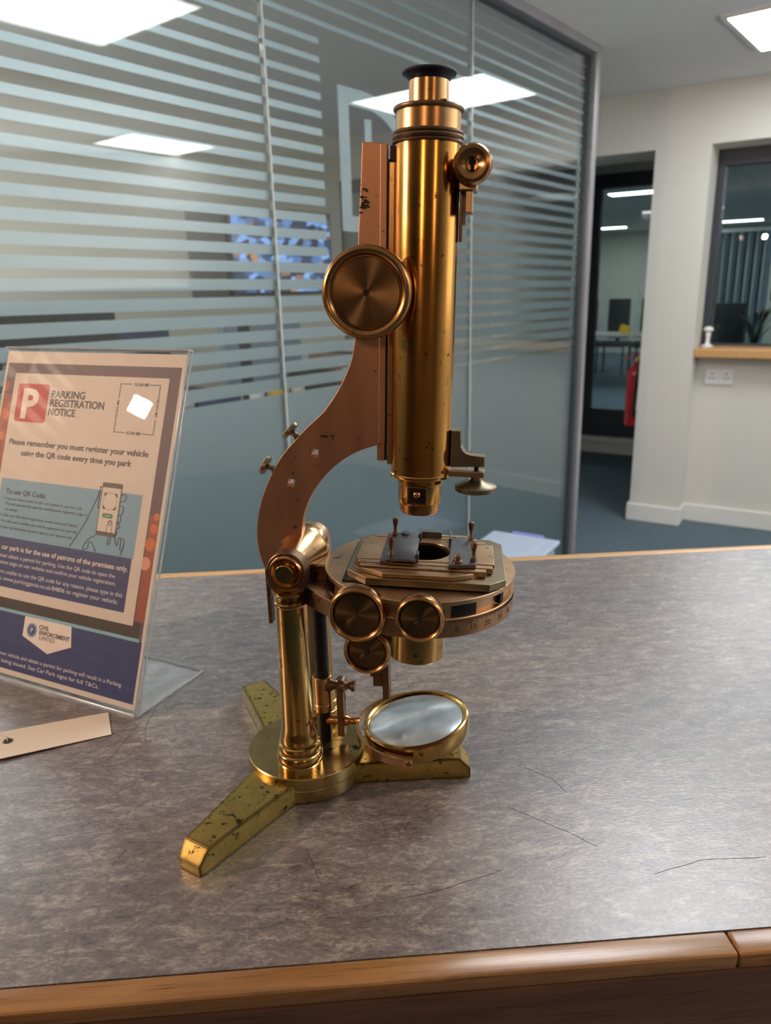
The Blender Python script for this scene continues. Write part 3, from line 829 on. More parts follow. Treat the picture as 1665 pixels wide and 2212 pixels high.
# lower block (cross slide), upper block, top plate with its strips
for x0 in (-.046, .036):
    obj('slide_foot', B().box((x0, -.034, .1595), (x0 + .010, .034, .1606), T=RS), M['black_metal'], mic)
plate('lower_slide', [(-.031, -.0397), (.041, -.0397), (.0505, -.031), (.0505, .031), (.043, .0385), (-.035, .0385), (-.0435, .031), (-.0435, -.028)], [circ(.0185)], .1606, .1652, M['stage_grey'], mic, RS)
plate('middle_slide', octa(-.040, .040, -.0330, .0330, .0095), [circ(.0180)], .1646, .1660, M['dark_bronze'], mic, RS)
plate('front_rail', [(-.028, -.0345), (-.0215, -.0382), (.0195, -.0382), (.027, -.0345), (.031, -.0318), (-.034, -.0318)], [], .1653, .1681, M['stage_brass'], mic, RS)
b = B()
plate('top_plate', [(-.0390, -.0178), (.0440, -.0178), (.0440, .0170), (-.0390, .0170)], [circ(.0165, 40, .001)], .1668, .1692, M['stage_brass'], mic, RS)
for y0, y1, x0, x1 in ((-.0240, -.0194, -.0385, .0430), (-.0302, -.0256, -.036, .039), (.0186, .0230, -.037, .0395), (.0246, .0288, -.032, .034), (.0304, .0340, -.026, .028)):
    obj('stage_strip', B().box((x0, y0, .1656), (x1, y1, .1690), .0002, RS), M['stage_brass'], mic)
obj('aperture_well', B().lathe([(.0166, .1690), (.0160, .150), (.0150, .138), (0, .138)], 40, RS @ Tr((.001, 0, 0))), M['black_metal'], mic)
# spring clips with turned pins


def pin(x, y, h=.0125, parent=None):
    return obj('clip_pin', B().lathe([(0, 0), (.0019, 0), (.0019, .0012), (.0011, .0030), (.0010, .0055), (.0017, .0085), (.0020, .0105), (.0016, .0120), (0, h)], 20, RS @ Tr((x, y, .1715))), M['dark_bronze'], parent)


b = B()
sec = [(-.0215, .0), (-.0215, .0016), (-.012, .0032), (-.0035, .0034), (0.0, .0026), (.0, .0014), (-.0035, .0022), (-.012, .0020)]
c1 = obj('spring_clip', B().prism([(x - .0055 + .0025, z + .1690) for x, z in sec], -.0255, .0250, 'xz', .0003, RS), M['steel'], mic)
obj('clip_stop', B().box((-.0035, .0180, .1690), (-.0020, .0295, .1745), .0003, RS).box((-.0030, .0262, .1690), (.0110, .0300, .1730), .0003, RS), M['steel'], c1)
obj('clip_stop', B().box((-.0034, -.0200, .1690), (-.0015, -.0135, .1740), .0004, RS), M['steel'], c1)
obj('clip_screw', B().lathe([(0, .0016), (.0026, .0014), (.0030, .0006), (.0030, 0), (0, 0)], 24, RS @ Tr((-.0125, .0215, .1722))), M['steel'], c1)
pin(-.0195, .0205, parent=c1); pin(-.0185, -.0190, parent=c1)
c2 = obj('spring_clip', B().prism([(.0170, -.0285), (.0330, -.0255), (.0340, -.0200), (.0320, .0235), (.0240, .0245), (.0175, .0200)], .1692, .1716, 'xy', .0003, RS), M['steel'], mic)
obj('clip_stop', B().box((.0160, .0100, .1692), (.0176, .0255, .1748), .0003, RS), M['steel'], c2)
obj('clip_stud', B().lathe([(0, .0050), (.0018, .0050), (.0021, .0045), (.0021, .0018), (.0030, .0012), (.0032, 0), (0, 0)], 24, RS @ Tr((.0220, -.0235, .1716))), M['dark_bronze'], c2)
pin(.0300, .0195, parent=c2); pin(.0315, -.0195, parent=c2)

knob('stage_knob', .0172, towards(.0507, -.0600, .1463), .0075, .0006, shaft=.018)
knob('stage_knob', .0139, towards(.0880, -.0690, .1498), .0070, .0016, shaft=.020)
knob('substage_knob', .0146, towards(.0528, -.0450, .1152), .0065, .0020, shaft=.040, pin=True)
obj('substage_sleeve', B().lathe([(.0165, .0965), (.0180, .0965), (.0184, .0970), (.0184, .1376), (.0165, .1376)], 72, TS), M['pillar_brass'], mic)
obj('substage_rack', B().box((.0540, -.0050, .0590), (.0584, .0050, .137), .0003).box((.0475, -.0040, .0680), (.0538, .0040, .137), .0003).box((.0455, -.003, .0745), (.0480, .003, .137), .0003), M['dark_bronze'], mic)
obj('lock_screw', B().lathe([(0, 0), (.0030, 0), (.0030, .006), (0, .006)], 20, Tr((.0290, -.024, .1315))), M['dark_bronze'], mic)
# tail rod, sliding collar, mirror
obj('tail_rod', B().lathe([(0, .0194), (.0050, .0194), (.0052, .021), (.0052, .138), (0, .138)], 32, Tr((.0100, .004, 0))), M['black_metal'], mic)
col = obj('mirror_collar', B().lathe([(.0050, .0430), (.0066, .0430), (.0066, .0480), (.0063, .0484), (.0066, .0488), (.0066, .0690), (.0061, .0694), (.0050, .0694)], 48, Tr((.0098, .004, 0))), M['worn_tube'], mic)
XL = Rot(R(90), 'Y')
obj('pivot_boss', B().lathe([(0, 0), (.0052, 0), (.0046, .003), (.0030, .0060), (.0030, .0095), (.0050, .0100), (.0050, .0128), (.0036, .0136), (.0024, .0150), (.0026, .0170), (.0038, .0174), (.0038, .0200), (0, .0200)], 36, Tr((.0135, .003, .0630)) @ XL), M['dark_bronze'], col)
obj('swing_arm', B().prism([(.0206, .0245), (.0254, .0245), (.0254, .0360), (.0249, .0560), (.0262, .0600), (.0262, .0680), (.0248, .0690), (.0218, .0690), (.0206, .0680), (.0206, .0600), (.0214, .0560)], -.0012, .0060, 'xz', .0006), M['dark_bronze'], col)
obj('fork_stub', B().lathe([(0, -.010), (.0036, -.010), (.0036, -.002), (.0030, 0), (.0040, .0052), (.0026, .0080), (.0024, .0110), (.0040, .0150), (0, .0152)], 32, Tr((.0210, .003, .0355)) @ XL), M['copper'], col)
MZ = .0342; MU = .0760
# half hoop fork
b = B(); n = 40; ro, ri = .0420, .0402
pa = [math.pi / 2 - .06 + (math.pi + .12) * i / n for i in range(n + 1)]
quad = []
for t in pa:
    quad.append([b.bm.verts.new((MU + rr * math.cos(t), .003 + rr * math.sin(t), MZ + zz)) for rr, zz in ((ro, -.0028), (ro, .0028), (ri, .0028), (ri, -.0028))])
for a_, c_ in zip(quad, quad[1:]):
    for i in range(4):
        b.bm.faces.new((a_[i], a_[(i + 1) % 4], c_[(i + 1) % 4], c_[i]))
b.bm.faces.new(quad[0]); b.bm.faces.new(quad[-1][::-1])
obj('mirror_fork', b, M['copper'] and brass('fork_brass', (0.66, 0.40, 0.2), 0.25, spots=.3), mic)
for sg in (-1, 1):
    obj('fork_screw', B().lathe([(0, .0006), (.0018, .0005), (.0021, 0), (0, -.004)], 20, Tr((MU, .003 + sg * ro, MZ)) @ (AX if sg < 0 else Rot(R(-90), 'X'))), M['dark_bronze'], mic)
TM = Tr((MU, .003, MZ + .002)) @ Rot(R(-8), 'Y')
mr_ = obj('mirror_frame', B().lathe([(0, -.0075), (.0335, -.0075), (.0352, -.0066), (.0360, -.0050), (.0364, .0010), (.0366, .0040), (.0362, .0056), (.0352, .0062), (.0340, .0058), (.0326, .0050), (.0318, .0036), (.0, .0034)], 96, TM), M['pillar_brass'], mic)
obj('mirror_glass', B().lathe([(0, .0034), (.0319, .0034), (.0321, .0040), (.0316, .0043), (0, .0043)], 80, TM), M['mirror'], mr_)

# ------------------------------------------------------------------ acrylic sign holder and notice
A_ = Vector((-.20348, .52177, ZT + .002))
xh = Vector((.8966, -.4428, 0)); bh = Vector((.4428, .8966, 0))
lean = R(21.25); yh = (bh * math.sin(lean) + Vector((0, 0, 1)) * math.cos(lean)).normalized(); zh = xh.cross(yh)
MS = Matrix(((xh.x, yh.x, zh.x, A_.x), (xh.y, yh.y, zh.y, A_.y), (xh.z, yh.z, zh.z, A_.z), (0, 0, 0, 1)))
MM = 0.001
sg = thing('sign_holder', 'clear acrylic leaning sign holder with its foot flat on the counter', 'sign holder', MS)
obj('front_panel', B().box((-.2175, .002, .0012), (0, .2985, .0030), .0003), M['acrylic'], sg)
obj('back_panel', B().box((-.2175, .0, -.0030), (0, .2985, -.0012), .0003), M['acrylic'], sg)
ed = B()
ed.box((-.2185, .2972, -.0030), (.0005, .2990, .0030), .0008); ed.box((-.0004, .0005, .0014), (.0006, .2980, .0030), .0003); ed.box((-.0004, .0005, -.0030), (.0006, .2980, -.0014), .0003)
ed.box((-.2185, -.0008, .0012), (.0004, .0012, .0030), .0003)
obj('polished_edge', ed, M['edge'], sg)
FI = MS.inverted()
Rz = Matrix(((xh.x, bh.x, 0, A_.x), (xh.y, bh.y, 0, A_.y), (0, 0, 1, ZT), (0, 0, 0, 1)))
TF2 = FI @ Rz
obj('foot_plate', B().box((-.2175, -.0005, .0002), (0, .0832, .0022), .0004, TF2), M['acrylic'], sg)
obj('polished_edge', B().box((-.0006, 0, .0002), (.0004, .0832, .0022), .0002, TF2).box((-.2175, .0826, .0002), (0, .0834, .0022), .0002, TF2), M['edge'], sg)

pn = thing('parking_notice', 'printed parking registration notice standing in the clear acrylic holder', 'notice', MS)
MN = {}
for k, c_ in dict(white=(.62, .57, .53), purple=(.105, .07, .095), red=(.45, .045, .04), pwhite=(.75, .70, .66), ink=(.035, .035, .06), blue=(.18, .35, .50), navy=(.026, .042, .16),
                  lt=(.72, .70, .74), dark=(.045, .035, .028), sky=(.22, .45, .58), orange=(.55, .13, .03), bokeh=(.65, .30, .22), green=(.05, .22, .09), ring=(.25, .42, .60), phone=(.10, .075, .07), rust=(.30, .07, .04)).items():
    MN[k] = plain('print_' + k, c_, 0.55, var=0.03, scale=40)


def rect(name, x0, x1, y0, y1, z, m, rad=0, parent=None):
    x0, x1, y0, y1, rad = [v * MM for v in (x0, x1, y0, y1, rad)]
    if rad:
        p = []
        for cx, cy, a0 in ((x1 - rad, y1 - rad, 0), (x0 + rad, y1 - rad, 90), (x0 + rad, y0 + rad, 180), (x1 - rad, y0 + rad, 270)):
            p += [(cx + rad * math.cos(R(a0 + i * 22.5)), cy + rad * math.sin(R(a0 + i * 22.5))) for i in range(5)]
    else:
        p = [(x0, y0), (x1, y0), (x1, y1), (x0, y1)]
    return obj(name, B().prism(p, (z - .03) * MM, z * MM, 'xy'), MN[m] if isinstance(m, str) else m, parent or pn)


def poly(name, pts, z, m):
    return obj(name, B().prism([(x * MM, y * MM) for x, y in pts], (z - .03) * MM, z * MM, 'xy'), MN[m], pn)


def line(name, pts, z, m, r=.28, close=False):
    b = B(); P = [Vector((x * MM, y * MM, z * MM)) for x, y in pts]
    if len(P) > 2:                                                    # smooth it
        Q = []
        for i in range(len(P) - 1):
            p0, p1, p2, p3 = P[max(i - 1, 0)], P[i], P[i + 1], P[min(i + 2, len(P) - 1)]
            for t in [j / 5 for j in range(5)]:
                Q.append(.5 * (2 * p1 + (p2 - p0) * t + (2 * p0 - 5 * p1 + 4 * p2 - p3) * t * t + (3 * p1 - p0 - 3 * p2 + p3) * t ** 3))
        P = Q + [P[-1]]
    b.tube(P, r * MM, 4, None, .1)
    return obj(name, b, MN[m], pn)


def T_(body, x0, x1, y, cap, m, bold=0.0, z=.30, rot=0, sx=None):
    return text('lettering', body, x0 * MM, None if x1 is None else x1 * MM, y * MM, cap * MM, MN[m] if isinstance(m, str) else m, pn, z * MM, bold, rot, sx=sx)


rect('paper_sheet', -216.5, -3, 3.5, 295, .0, 'white')
rect('photo_border', -214.0, -6.2, 58, 284, .05, 'purple')
rect('dark_band', -214.0, -9.8, 58, 73, .08, 'dark')
rect('rust_patch', -214, -202, 150, 255, .08, 'rust'); rect('rust_patch', -16, -6.4, 74, 160, .08, 'rust')
for x, y, r_, m_ in ((-208, 236, 5, 'orange'), (-211, 262, 5, 'rust'), (-209, 215, 4, 'orange'), (-10.5, 150, 4, 'orange'), (-12, 137, 5.5, 'orange'), (-14.5, 121, 5.5, 'bokeh'), (-9.5, 160, 3.2, 'orange')):
    poly('bokeh_dot', [(max(-213.8, min(-6.5, x + r_ * math.cos(i * math.pi / 10))), y + r_ * math.sin(i * math.pi / 10)) for i in range(20)], .1, m_)
rect('white_card', -202, -17.5, 69.5, 274.5, .15, 'white')
rect('badge_border', -196.2, -153.8, 228.6, 265.8, .18, 'white', 4); rect('red_badge', -195.3, -154.7, 229.4, 265.0, .21, 'red', 3.4)
T_('P', -187.5, -166.5, 233.8, 25.5, 'pwhite', .035)
T_('PARKING', -150.8, -109.7, 253.3, 6.3, 'ink', .022); T_('REGISTRATION', -151.3, -85.6, 245.4, 6.3, 'ink', .022); T_('NOTICE', -151.8, -118.5, 237.2, 6.3, 'ink', .022)
# corner brackets where the code stood (the code itself is left out)
for x, y, dx, dy in ((-70, 268.5, 1, -1), (-26.3, 268.5, -1, -1), (-70, 226.8, 1, 1), (-26.3, 226.8, -1, 1)):
    line('scan_bracket', [(x + dx * 12.5, y), (x, y)], .3, 'ink', .3); line('scan_bracket', [(x, y), (x, y + dy * 12.5)], .3, 'ink', .3)
T_('SCAN ME', -54.5, -38.5, 267.0, 2.7, 'ink', .004); T_('SCAN ME', -56, -40, 225.5, 2.7, 'ink', .004)
T_('SCAN ME', -68.8, None, 239.5, 2.7, 'ink', .004, rot=R(90), sx=.92); T_('SCAN ME', -27.6, None, 256.5, 2.7, 'ink', .004, rot=R(-90), sx=.92)
T_('Please remember you must register your vehicle', -196.3, -28.2, 208.0, 5.0, 'ink', .02); T_('using the QR code every time you park', -178.5, -44.8, 198.6, 5.0, 'ink', .02)
rect('blue_panel', -198.5, -27.5, 123.0, 176.2, .18, 'blue'); rect('navy_panel', -198.5, -29.0, 78.5, 123.0, .18, 'navy')
T_('To use QR Code:', -190.3, -138.5, 162.6, 4.3, 'ink', .02)
for s_, x0, x1, y in (('1. Use your phone camera or QR code scanner to scan the Code.', -191, -92, 157.0), ('This will automatically open the vehicle/permit registration page on', -188, -85.5, 152.2),
                      ('our website.', -188, -171, 147.2), ("2. Enter your full vehicle registration number and press 'Submit'.", -193, -94.3, 141.6), ('3. You will need to validate your vehicle registration for each day', -194, -94.6, 136.2),
                      ('of your stay (including departure day) or each separate visit.', -191, -98.4, 130.8)):
    T_(s_, x0, x1, y, 2.3, 'ink')
rect('phone_body', -73.2, -50.6, 138.0, 183.2, .32, 'phone', 1.2); rect('phone_screen', -72.2, -51.6, 141.6, 179.0, .36, 'white')
for x, y, dx, dy in ((-69.5, 174.5, 1, -1), (-54.5, 174.5, -1, -1), (-69.5, 160.5, 1, 1), (-54.5, 160.5, -1, 1)):
    poly('screen_corner', [(x, y), (x + dx * 4, y), (x, y + dy * 4)], .40, 'phone')
    line('screen_line', [(x, y + dy * 5), (x, y + dy * 6.6)], .4, 'phone', .25); line('screen_line', [(x + dx * 5, y), (x + dx * 7, y)], .4, 'phone', .25)
rect('phone_button', -68.5, -56.5, 153.2, 157.2, .40, 'green', 1.9); T_('START', -66, -59, 154.4, 1.3, 'lt', 0, .45)
for pts in ([(-61.5, 139), (-61.2, 147), (-60.4, 150.5), (-58.2, 151.8), (-56.3, 150), (-55.8, 146), (-55.6, 139)], [(-60, 148.6), (-59.9, 150), (-58, 150.8), (-57.2, 148.8), (-58.4, 147.2), (-60, 148.6)],
            [(-73, 178.2), (-75.6, 179.3), (-75.5, 176.0), (-78.5, 166), (-82, 158), (-86.5, 147), (-92, 138), (-101, 124)], [(-74.5, 175.5), (-75.2, 169), (-74.5, 160)],
            [(-51.5, 172.5), (-48, 175), (-45, 173.5), (-46, 169.5), (-51, 168.4)], [(-51, 164.6), (-47.5, 165), (-46.2, 161.5), (-47.5, 157.5), (-51.2, 157)], [(-51.2, 156.4), (-48.2, 156.5), (-47.5, 152.8), (-50.2, 150.5), (-51.8, 151)],
            [(-51.8, 150), (-48.4, 149.4), (-48.4, 146.2), (-51.5, 145.2)], [(-52, 143.8), (-49.5, 143), (-50.3, 140), (-53, 139.4)],
            [(-73, 137.5), (-80, 133.5), (-84.5, 127.6), (-85, 123.5)], [(-84.5, 123.5), (-79.5, 126), (-79.8, 130.2), (-77.2, 131.4), (-73.5, 128.5), (-70, 123.5)],
            [(-55.5, 138), (-55.8, 133), (-57.5, 131.2), (-58.5, 134), (-57.8, 138)], [(-52, 138), (-50.5, 139.2), (-50.0, 134.5), (-47.5, 132), (-46.6, 137.5), (-44.5, 138.6), (-43.6, 135), (-43.5, 129), (-41, 128.6), (-40, 134), (-41, 137.2), (-43.2, 138.5)], [(-40.2, 134), (-41, 128), (-42.4, 123.6)]):
    line('hand_drawing', pts, .42, 'ink', .27)
T_('This car park is for the use of patrons of the premises only.', -198, -31.4, 112.0, 4.2, 'pwhite', .016)
for s_, x0, x1, y, cp in (('You must obtain a permit for parking. Use the QR code to open the', -197, -44, 104.8, 3.4), ('registration page on our website and confirm your vehicle registration.', -197, -42, 98.8, 3.4),
                          ('If you are unable to use the QR code for any reason, please type in this', -197, -33.2, 90.4, 3.6), ('address www.parkinggenie.co.uk/84806 to register your vehicle.', -196.5, -36.8, 84.2, 3.6)):
    T_(s_, x0, x1, y, cp, 'lt')
rect('footer_panel', -214.0, -5.5, 8.0, 58.2, .12, 'navy'); rect('footer_line', -214.0, -8.5, 57.4, 60.2, .2, 'sky')
poly('company_badge', [(-140.5, 57.4), (-140.5, 40.0), (-107.5, 29.8), (-81.0, 40.2), (-84.0, 57.4)], .22, 'pwhite')
for r_, m_, z in ((6.4, 'ring', .26), (5.0, 'navy', .30), (4.0, 'ring', .33), (3.6, 'navy', .36)):
    poly('badge_ring', [(-130 + r_ * math.cos(i * math.pi / 14), 46.6 + r_ * math.sin(i * math.pi / 14)) for i in range(28)], z, m_)
T_('P', -131.4, -128.5, 44.6, 4.0, 'pwhite', .02, .42)
T_('CIVIL', -121.6, -109.3, 49.2, 3.5, 'ink', .025); T_('ENFORCEMENT', -120.6, -84.0, 44.6, 3.5, 'ink', .025); T_('LIMITED', -119.6, -101.0, 40.2, 3.4, 'ink')
T_('Failure to register your vehicle and obtain a permit for parking will result in a Parking', -207, -20, 19.2, 3.3, 'lt'); T_('Charge Notice being issued. See Car Park signs for full T&Cs.', -202, -43.6, 13.0, 3.3, 'lt')

# ------------------------------------------------------------------ paper tag on the counter
tg = thing('paper_tag', 'cream strung card tag with metal eyelet lying on the counter before the sign', 'tag', (-.26, .50, ZT))
pts = [(-.3037, .503), (-.2291, .5304), (-.2157, .4992), (-.2869, .4688), (-.312, .480)]
me = curve_mesh([[(x + .26, y - .5) for x, y in pts[:4]] + [(-.059, -.028), (-.063, -.004)], circ(.0022, 20, -.0314, -.0091)], .00025)
me.transform(Tr((0, 0, .0015)) @ Rot(R(1.2), 'Y')); link('card', me, M['cream'], tg)
b = B(); b.lathe([(.0019, .0008), (.0024, .0011), (.0034, .0008), (.0036, .0002), (.0019, .0001)], 28, Tr((-.0314, -.0091, .0021)))
obj('eyelet', b, M['steel'], tg)
obj('string', B().tube([(-.0312, -.0090, .0012), (-.0325, -.0082, .0042), (-.036, -.0055, .0046), (-.042, -.0020, .0040), (-.050, .0035, .0036), (-.060, .007, .003)], .00045, 6).tube([(-.0312, -.0092, .0006), (-.035, -.022, .0006), (-.028, -.0325, .0006), (-.036, -.040, .0006), (-.06, -.046, .0006)], .00045, 6), M['thread'], tg)

# ------------------------------------------------------------------ things in the background
# storage box on the floor in front of the glass
bx = thing('storage_box', 'pale blue translucent plastic storage box behind the counter', 'box', Tr((.535, 2.70, 0)) @ MW)
HX, HY = .125, .17
b = B().box((-HX, -2 * HY, 0), (HX, 0, .43), .02, seg=3)
obj('tub', b, M['tub'], bx)
b = B().box((-HX - .012, -2 * HY - .012, .43), (HX + .012, .012, .45), .008).box((-HX + .03, -2 * HY + .03, .447), (HX - .03, -.03, .458), .005)
obj('lid', b, M['tub'], bx)
obj('handle', B().box((-.06, .008, .425), (.07, .024, .455), .005), plain('blue_handle', (.22, .25, .62), .4), bx)

# fire extinguisher on the pillar's passage side
fx = thing('fire_extinguisher', 'red fire extinguisher hung on the passage side of the pillar', 'extinguisher', MW @ Tr((-1.091, 4.66, .53)))
EX = obj('cylinder', B().lathe([(0, 0), (.050, 0), (.056, .004), (.057, .012), (.057, .30), (.054, .325), (.042, .350), (.024, .364), (.017, .370), (.017, .385), (0, .385)], 40), M['red'], fx)
obj('label', B().prism([(.0578 * math.cos(R(t)), .0578 * math.sin(R(t))) for t in range(-75, -5, 10)] + [(.0568 * math.cos(R(t)), .0568 * math.sin(R(t))) for t in range(-15, -80, -10)], .10, .24, 'xy'), M['paper'], EX)
obj('valve', B().lathe([(0, .38), (.015, .38), (.015, .405), (.010, .415), (0, .415)], 24), plain('brass_valve', (.6, .38, .1), .35, .9), fx)
obj('handle', B().box((-.085, -.010, .428), (.03, .010, .436), .002, Tr((0, 0, 0)) @ Rot(R(6), 'Y')).box((-.090, -.010, .402), (.02, .010, .409), .002), M['red'], fx)
obj('hose', B().tube([(.012, -.02, .395), (.02, -.05, .37), (.02, -.066, .30), (.012, -.070, .16), (.008, -.068, .06)], .009, 10), M['black_plastic'], fx)
obj('wall_hook', B().box((.050, -.02, .31), (.0695, .02, .35), .002), M['black_plastic'], fx)

# double socket below the sill
so = thing('wall_socket', 'white double plug socket on the wall below the oak sill', 'socket', MW @ Tr((-.614, 4.549, .855)))
obj('plate', B().box((-.073, -.010, -.043), (.073, 0, .043), .003), M['white_plastic'], so)
b = B()
for cx in (-.037, .037):
    b.box((cx - .003, -.0108, .012), (cx + .003, -.0098, .022)); b.box((cx - .014, -.0108, -.010), (cx - .006, -.0098, -.005)); b.box((cx + .006, -.0108, -.010), (cx + .014, -.0098, -.005))
obj('pin_holes', b, M['hole'], so)
for cx in (-.012, .012):
    obj('switch', B().box((cx - .006, -.0130, .022), (cx + .006, -.0098, .036), .001), M['white_plastic'], so)
# small white ornament on the sill
orn = thing('ornament', 'small white figure standing on the left end of the oak sill', 'ornament', MW @ Tr((-.695, 4.56, 1.018)))
obj('body', B().lathe([(0, 0), (.030, 0), (.030, .008), (.012, .016), (.010, .045), (.014, .070), (.008, .078), (0, .078)], 24), M['white_plastic'], orn)
obj('head', B().ball((0, 0, .094), .020, (1.3, 1, .8)), M['white_plastic'], orn)

# office behind the glass ----------------------------------------------------
tv = thing('television', 'wall television showing blue picture behind the striped glass', 'television', MG @ Tr((3.415, 3.5, 1.60)))
obj('casing', B().box((-.43, -.045, -.245), (.43, 0, .245), .006), M['black_plastic'], tv)
obj('screen', B().box((-.415, -.0465, -.23), (.415, -.0445, .23)), M['tv'], tv)
nb = thing('notice_board', 'dark grey board on the office wall left of the television', 'board', MG @ Tr((2.85, 3.498, 1.56)))
obj('board', B().box((-.13, -.02, -.25), (.12, 0, .25), .003), plain('dark_board', (.12, .115, .105), .7), nb)
dk = thing('office_desk', 'pale office desk behind the frosted glass', 'desk', MG @ Tr((2.0, 2.75, 0)))
obj('desk_top', B().box((-1.6, -.36, .73), (1.55, .36, .76), .004), M['desk'], dk)
for x in (-1.55, 0, 1.5):
    obj('leg', B().box((x - .02, -.33, 0), (x + .02, .33, .73), .003), M['alu'], dk)


def monitor(g, m_, w, h, zc, label, back='black_plastic', rot=0):
    t = thing('computer_monitor', label, 'monitor', MG @ Tr((g, m_, .76)) @ Rot(rot, 'Z'), 'monitors on the office desk')
    obj('casing', B().box((-w / 2, -.02, zc - .76 - h / 2), (w / 2, .02, zc - .76 + h / 2), .006), M[back], t)
    obj('stand', B().box((-.03, .02, .012), (.03, .05, zc - .76), .004), M['black_plastic'], t)
    obj('foot', B().box((-.12, -.07, 0), (.12, .10, .012), .004), M['black_plastic'], t)
    return t


monitor(1.30, 2.55, .62, .36, 1.14, 'dark monitor on the office desk behind the left of the striped glass')
monitor(2.62, 2.85, .52, .30, 1.07, 'blue grey backed monitor on the office desk below the television', 'blue_grey')
monitor(1.98, 3.02, .40, .30, 1.10, 'navy backed monitor in the middle of the office desk', 'navy_plastic')
pr = thing('printer', 'low black printer on the office desk behind the white mug and yellow cup', 'printer', MG @ Tr((2.03, 2.74, .76)))
obj('casing', B().box((-.17, -.12, 0), (.15, .12, .20), .012), M['black_plastic'], pr)
obj('paper_slot', B().box((-.12, -.1215, .06), (.10, -.118, .10)), M['hole'], pr)
obj('tray', B().box((-.11, -.16, .02), (.09, -.115, .03), .002), M['black_plastic'], pr)
ph = thing('desk_phone', 'black desk phone upright on the office desk', 'phone', MG @ Tr((2.30, 2.62, .76)))
obj('cradle', B().box((-.035, -.05, 0), (.035, .05, .05), .006), M['black_plastic'], ph)
obj('handset', B().box((-.026, -.02, .05), (.026, .015, .50), .010), M['black_plastic'], ph)
cup = thing('yellow_cup', 'tall yellow cup on the office desk behind the lowest clear slot', 'cup', MG @ Tr((2.330, 2.45, .76)))
obj('cup_body', B().lathe([(0, 0), (.034, 0), (.043, .21), (.040, .21), (.030, .006), (0, .006)], 24), M['yellow'], cup)
wc = thing('white_mug', 'tall white mug on the office desk left of the yellow cup', 'mug', MG @ Tr((2.200, 2.45, .76)))
obj('mug_body', B().lathe([(0, 0), (.030, 0), (.034, .21), (.031, .21), (.033, .006), (0, .006)], 24), M['white_plastic'], wc)
obj('handle', B().tube([(.036, 0, .03), (.056, 0, .04), (.060, 0, .08), (.054, 0, .11), (.032, 0, .12)], .006, 8), M['white_plastic'], wc)
random.seed(11)
x = 2.72
cols = [M['brown'], M['cream'], M['black_plastic'], M['brown'], M['paper'], M['brown'], M['cream'], M['navy_plastic']]
nm = ['brown', 'cream', 'black', 'tan', 'white', 'dark brown', 'pale cream', 'navy']
for i in range(8):
    w = .035 + .02 * random.random(); h = .26 + .10 * random.random()
    bk = thing('box_file', nm[i] + ' box file in the row at the right end of the office desk', 'file', MG @ Tr((x + w / 2, 2.52, .76)), 'box files on the office desk')
    obj('cover', B().box((-w / 2, -.11, 0), (w / 2, .11, h), .003), cols[i], bk)
    obj('label', B().box((-w / 3, -.1115, h * .45), (w / 3, -.1098, h * .8)), M['paper'], bk)
    x += w + .004
for i, (g, m_, w, h, c_, lab) in enumerate(((1.70, 2.42, .16, .26, 'paper', 'stack of white paper trays on the office desk'), (1.99, 2.45, .10, .215, 'navy_plastic', 'navy pen box on the office desk'), (2.60, 2.50, .15, .26, 'black_plastic', 'deep black tray on the office desk'), (2.455, 2.45, .06, .20, 'cream', 'cream canister on the office desk right of the yellow cup'))):
    t = thing(('paper_tray', 'pen_box', 'desk_tray', 'canister')[i], lab, ('tray', 'box', 'tray', 'canister')[i], MG @ Tr((g, m_, .76)))
    if i == 3:
        obj('can', B().lathe([(0, 0), (w / 2, 0), (w / 2, h), (w / 2 - .004, h + .004), (0, h + .004)], 24), M[c_], t)
    else:
        n_ = 4 if i == 0 else 1
        for k in range(n_):
            z0 = k * h / n_
            obj('tray', B().box((-w / 2, -.08, z0), (w / 2, .08, z0 + .008)).box((-w / 2, -.08, z0), (-w / 2 + .006, .08, z0 + h / n_ * .96)).box((w / 2 - .006, -.08, z0), (w / 2, .08, z0 + h / n_ * .96)).box((-w / 2, .074, z0), (w / 2, .08, z0 + h / n_ * .96)).box((-w / 2, -.08, z0), (w / 2, -.074, z0 + h / n_ * .7)), M[c_], t)

# dim room beyond: chairs, table, blind, plant, screen
chair0 = None
for i, (l, w_, lab) in enumerate(((-3.71, 12.0, 'left high-backed dark chair behind the glazed screen'), (-3.20, 12.0, 'middle high-backed dark chair behind the glazed screen'), (-2.69, 12.0, 'right high-backed dark chair behind the glazed screen'), (-1.22, 9.0, 'dark chair below the blind behind the right window'))):
    T = MW @ Tr((l, w_, 0))
    t = thing('office_chair', lab, 'chair', T, 'dark chairs in the room beyond')
    if chair0 is None:
        parts = [obj('backrest', B().box((-.17, .20, .52), (.17, .25, 1.13), .02, seg=3), M['grey_fabric'], t), obj('seat', B().box((-.23, -.25, .42), (.23, .24, .49), .02, seg=3), M['grey_fabric'], t)]
        for sx in (-.2, .2):
            for sy in (-.2, .2):
                parts.append(obj('leg', B().box((sx - .012, sy - .012, 0), (sx + .012, sy + .012, .43), .003), M['black_plastic'], t))
        parts.append(obj('back_frame', B().box((-.03, .20, .40), (.03, .235, .60), .004), M['black_plastic'], t))
        chair0 = t
    else:
        for p in parts:
            q = p.copy(); COL.objects.link(q); q.parent = t
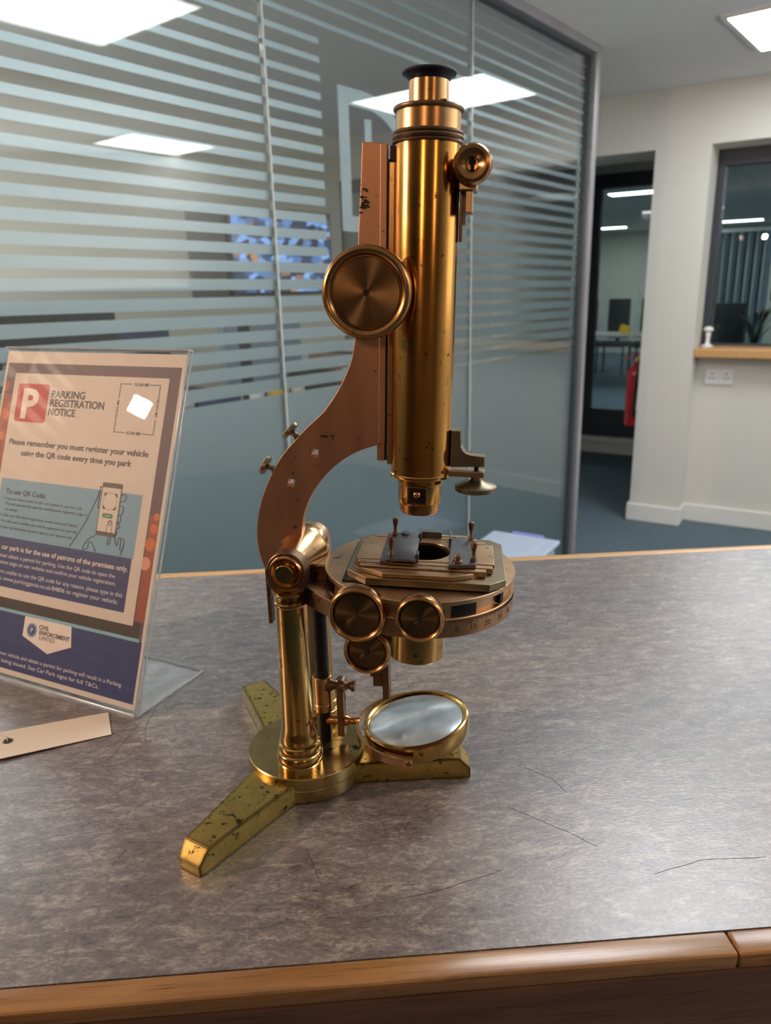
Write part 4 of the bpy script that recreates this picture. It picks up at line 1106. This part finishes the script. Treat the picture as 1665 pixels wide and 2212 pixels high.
tb = thing('meeting_table', 'pale table in front of the dark chairs behind the glazed screen', 'table', MW @ Tr((-2.6, 10.2, 0)))
obj('table_top', B().box((-.7, -.35, .70), (.7, .35, .73), .004), M['desk'], tb)
for sx in (-.65, .65):
    for sy in (-.3, .3):
        obj('leg', B().box((sx - .02, sy - .02, 0), (sx + .02, sy + .02, .70), .003), M['alu'], tb)
yb = thing('yellow_box', 'yellow box on the table behind the glazed screen', 'box', MW @ Tr((-2.55, 10.0, .73)))
obj('carton', B().box((-.06, -.04, 0), (.06, .04, .10), .004, Rot(R(15), 'Y') @ Tr((0, 0, .012))), M['yellow'], yb)
vb = thing('vertical_blind', 'pale vertical blind hanging behind the right window', 'blind', MW @ Tr((-1.22, 9.6, 0)))
obj('head_rail', B().box((-.35, -.03, 1.88), (.35, .03, 1.92), .003), M['white_plastic'], vb)
for k in range(8):
    obj('slat', B().box((-.042, -.001, .55), (.042, .001, 1.88), T=Tr((-.30 + k * .085, 0, 0)) @ Rot(R(35), 'Z')), M['blue_grey'], vb)
pp = thing('potted_plant', 'dark potted plant behind the right window', 'plant', MW @ Tr((-.84, 8.3, 0)))
obj('pot', B().lathe([(0, 0), (.10, 0), (.13, .70), (.14, .72), (.12, .72), (.10, .66), (0, .66)], 28), M['brown'], pp)
random.seed(5)
for k in range(14):
    a_ = k * 2.4; ln = .22 + .25 * random.random()
    obj('leaf', B().tube([(0, 0, .66), (.04 * math.cos(a_), .04 * math.sin(a_), .66 + ln * .5), (.12 * math.cos(a_), .12 * math.sin(a_), .66 + ln * .9), (.18 * math.cos(a_), .18 * math.sin(a_), .66 + ln)], [.008, .02, .018, .003], 6, None, .25), M['leaf'], pp)
ws = thing('dark_screen', 'dark wall screen at the right edge of the right window', 'screen', MW @ Tr((-.40, 9.0, 1.28)))
obj('casing', B().box((-.40, -.03, -.13), (.40, .03, .16), .006), M['black_plastic'], ws)
obj('stand', B().box((-.03, -.02, -1.28), (.03, .02, -.12), .004).box((-.2, -.15, -1.28), (.2, .15, -1.26), .004), M['black_plastic'], ws)
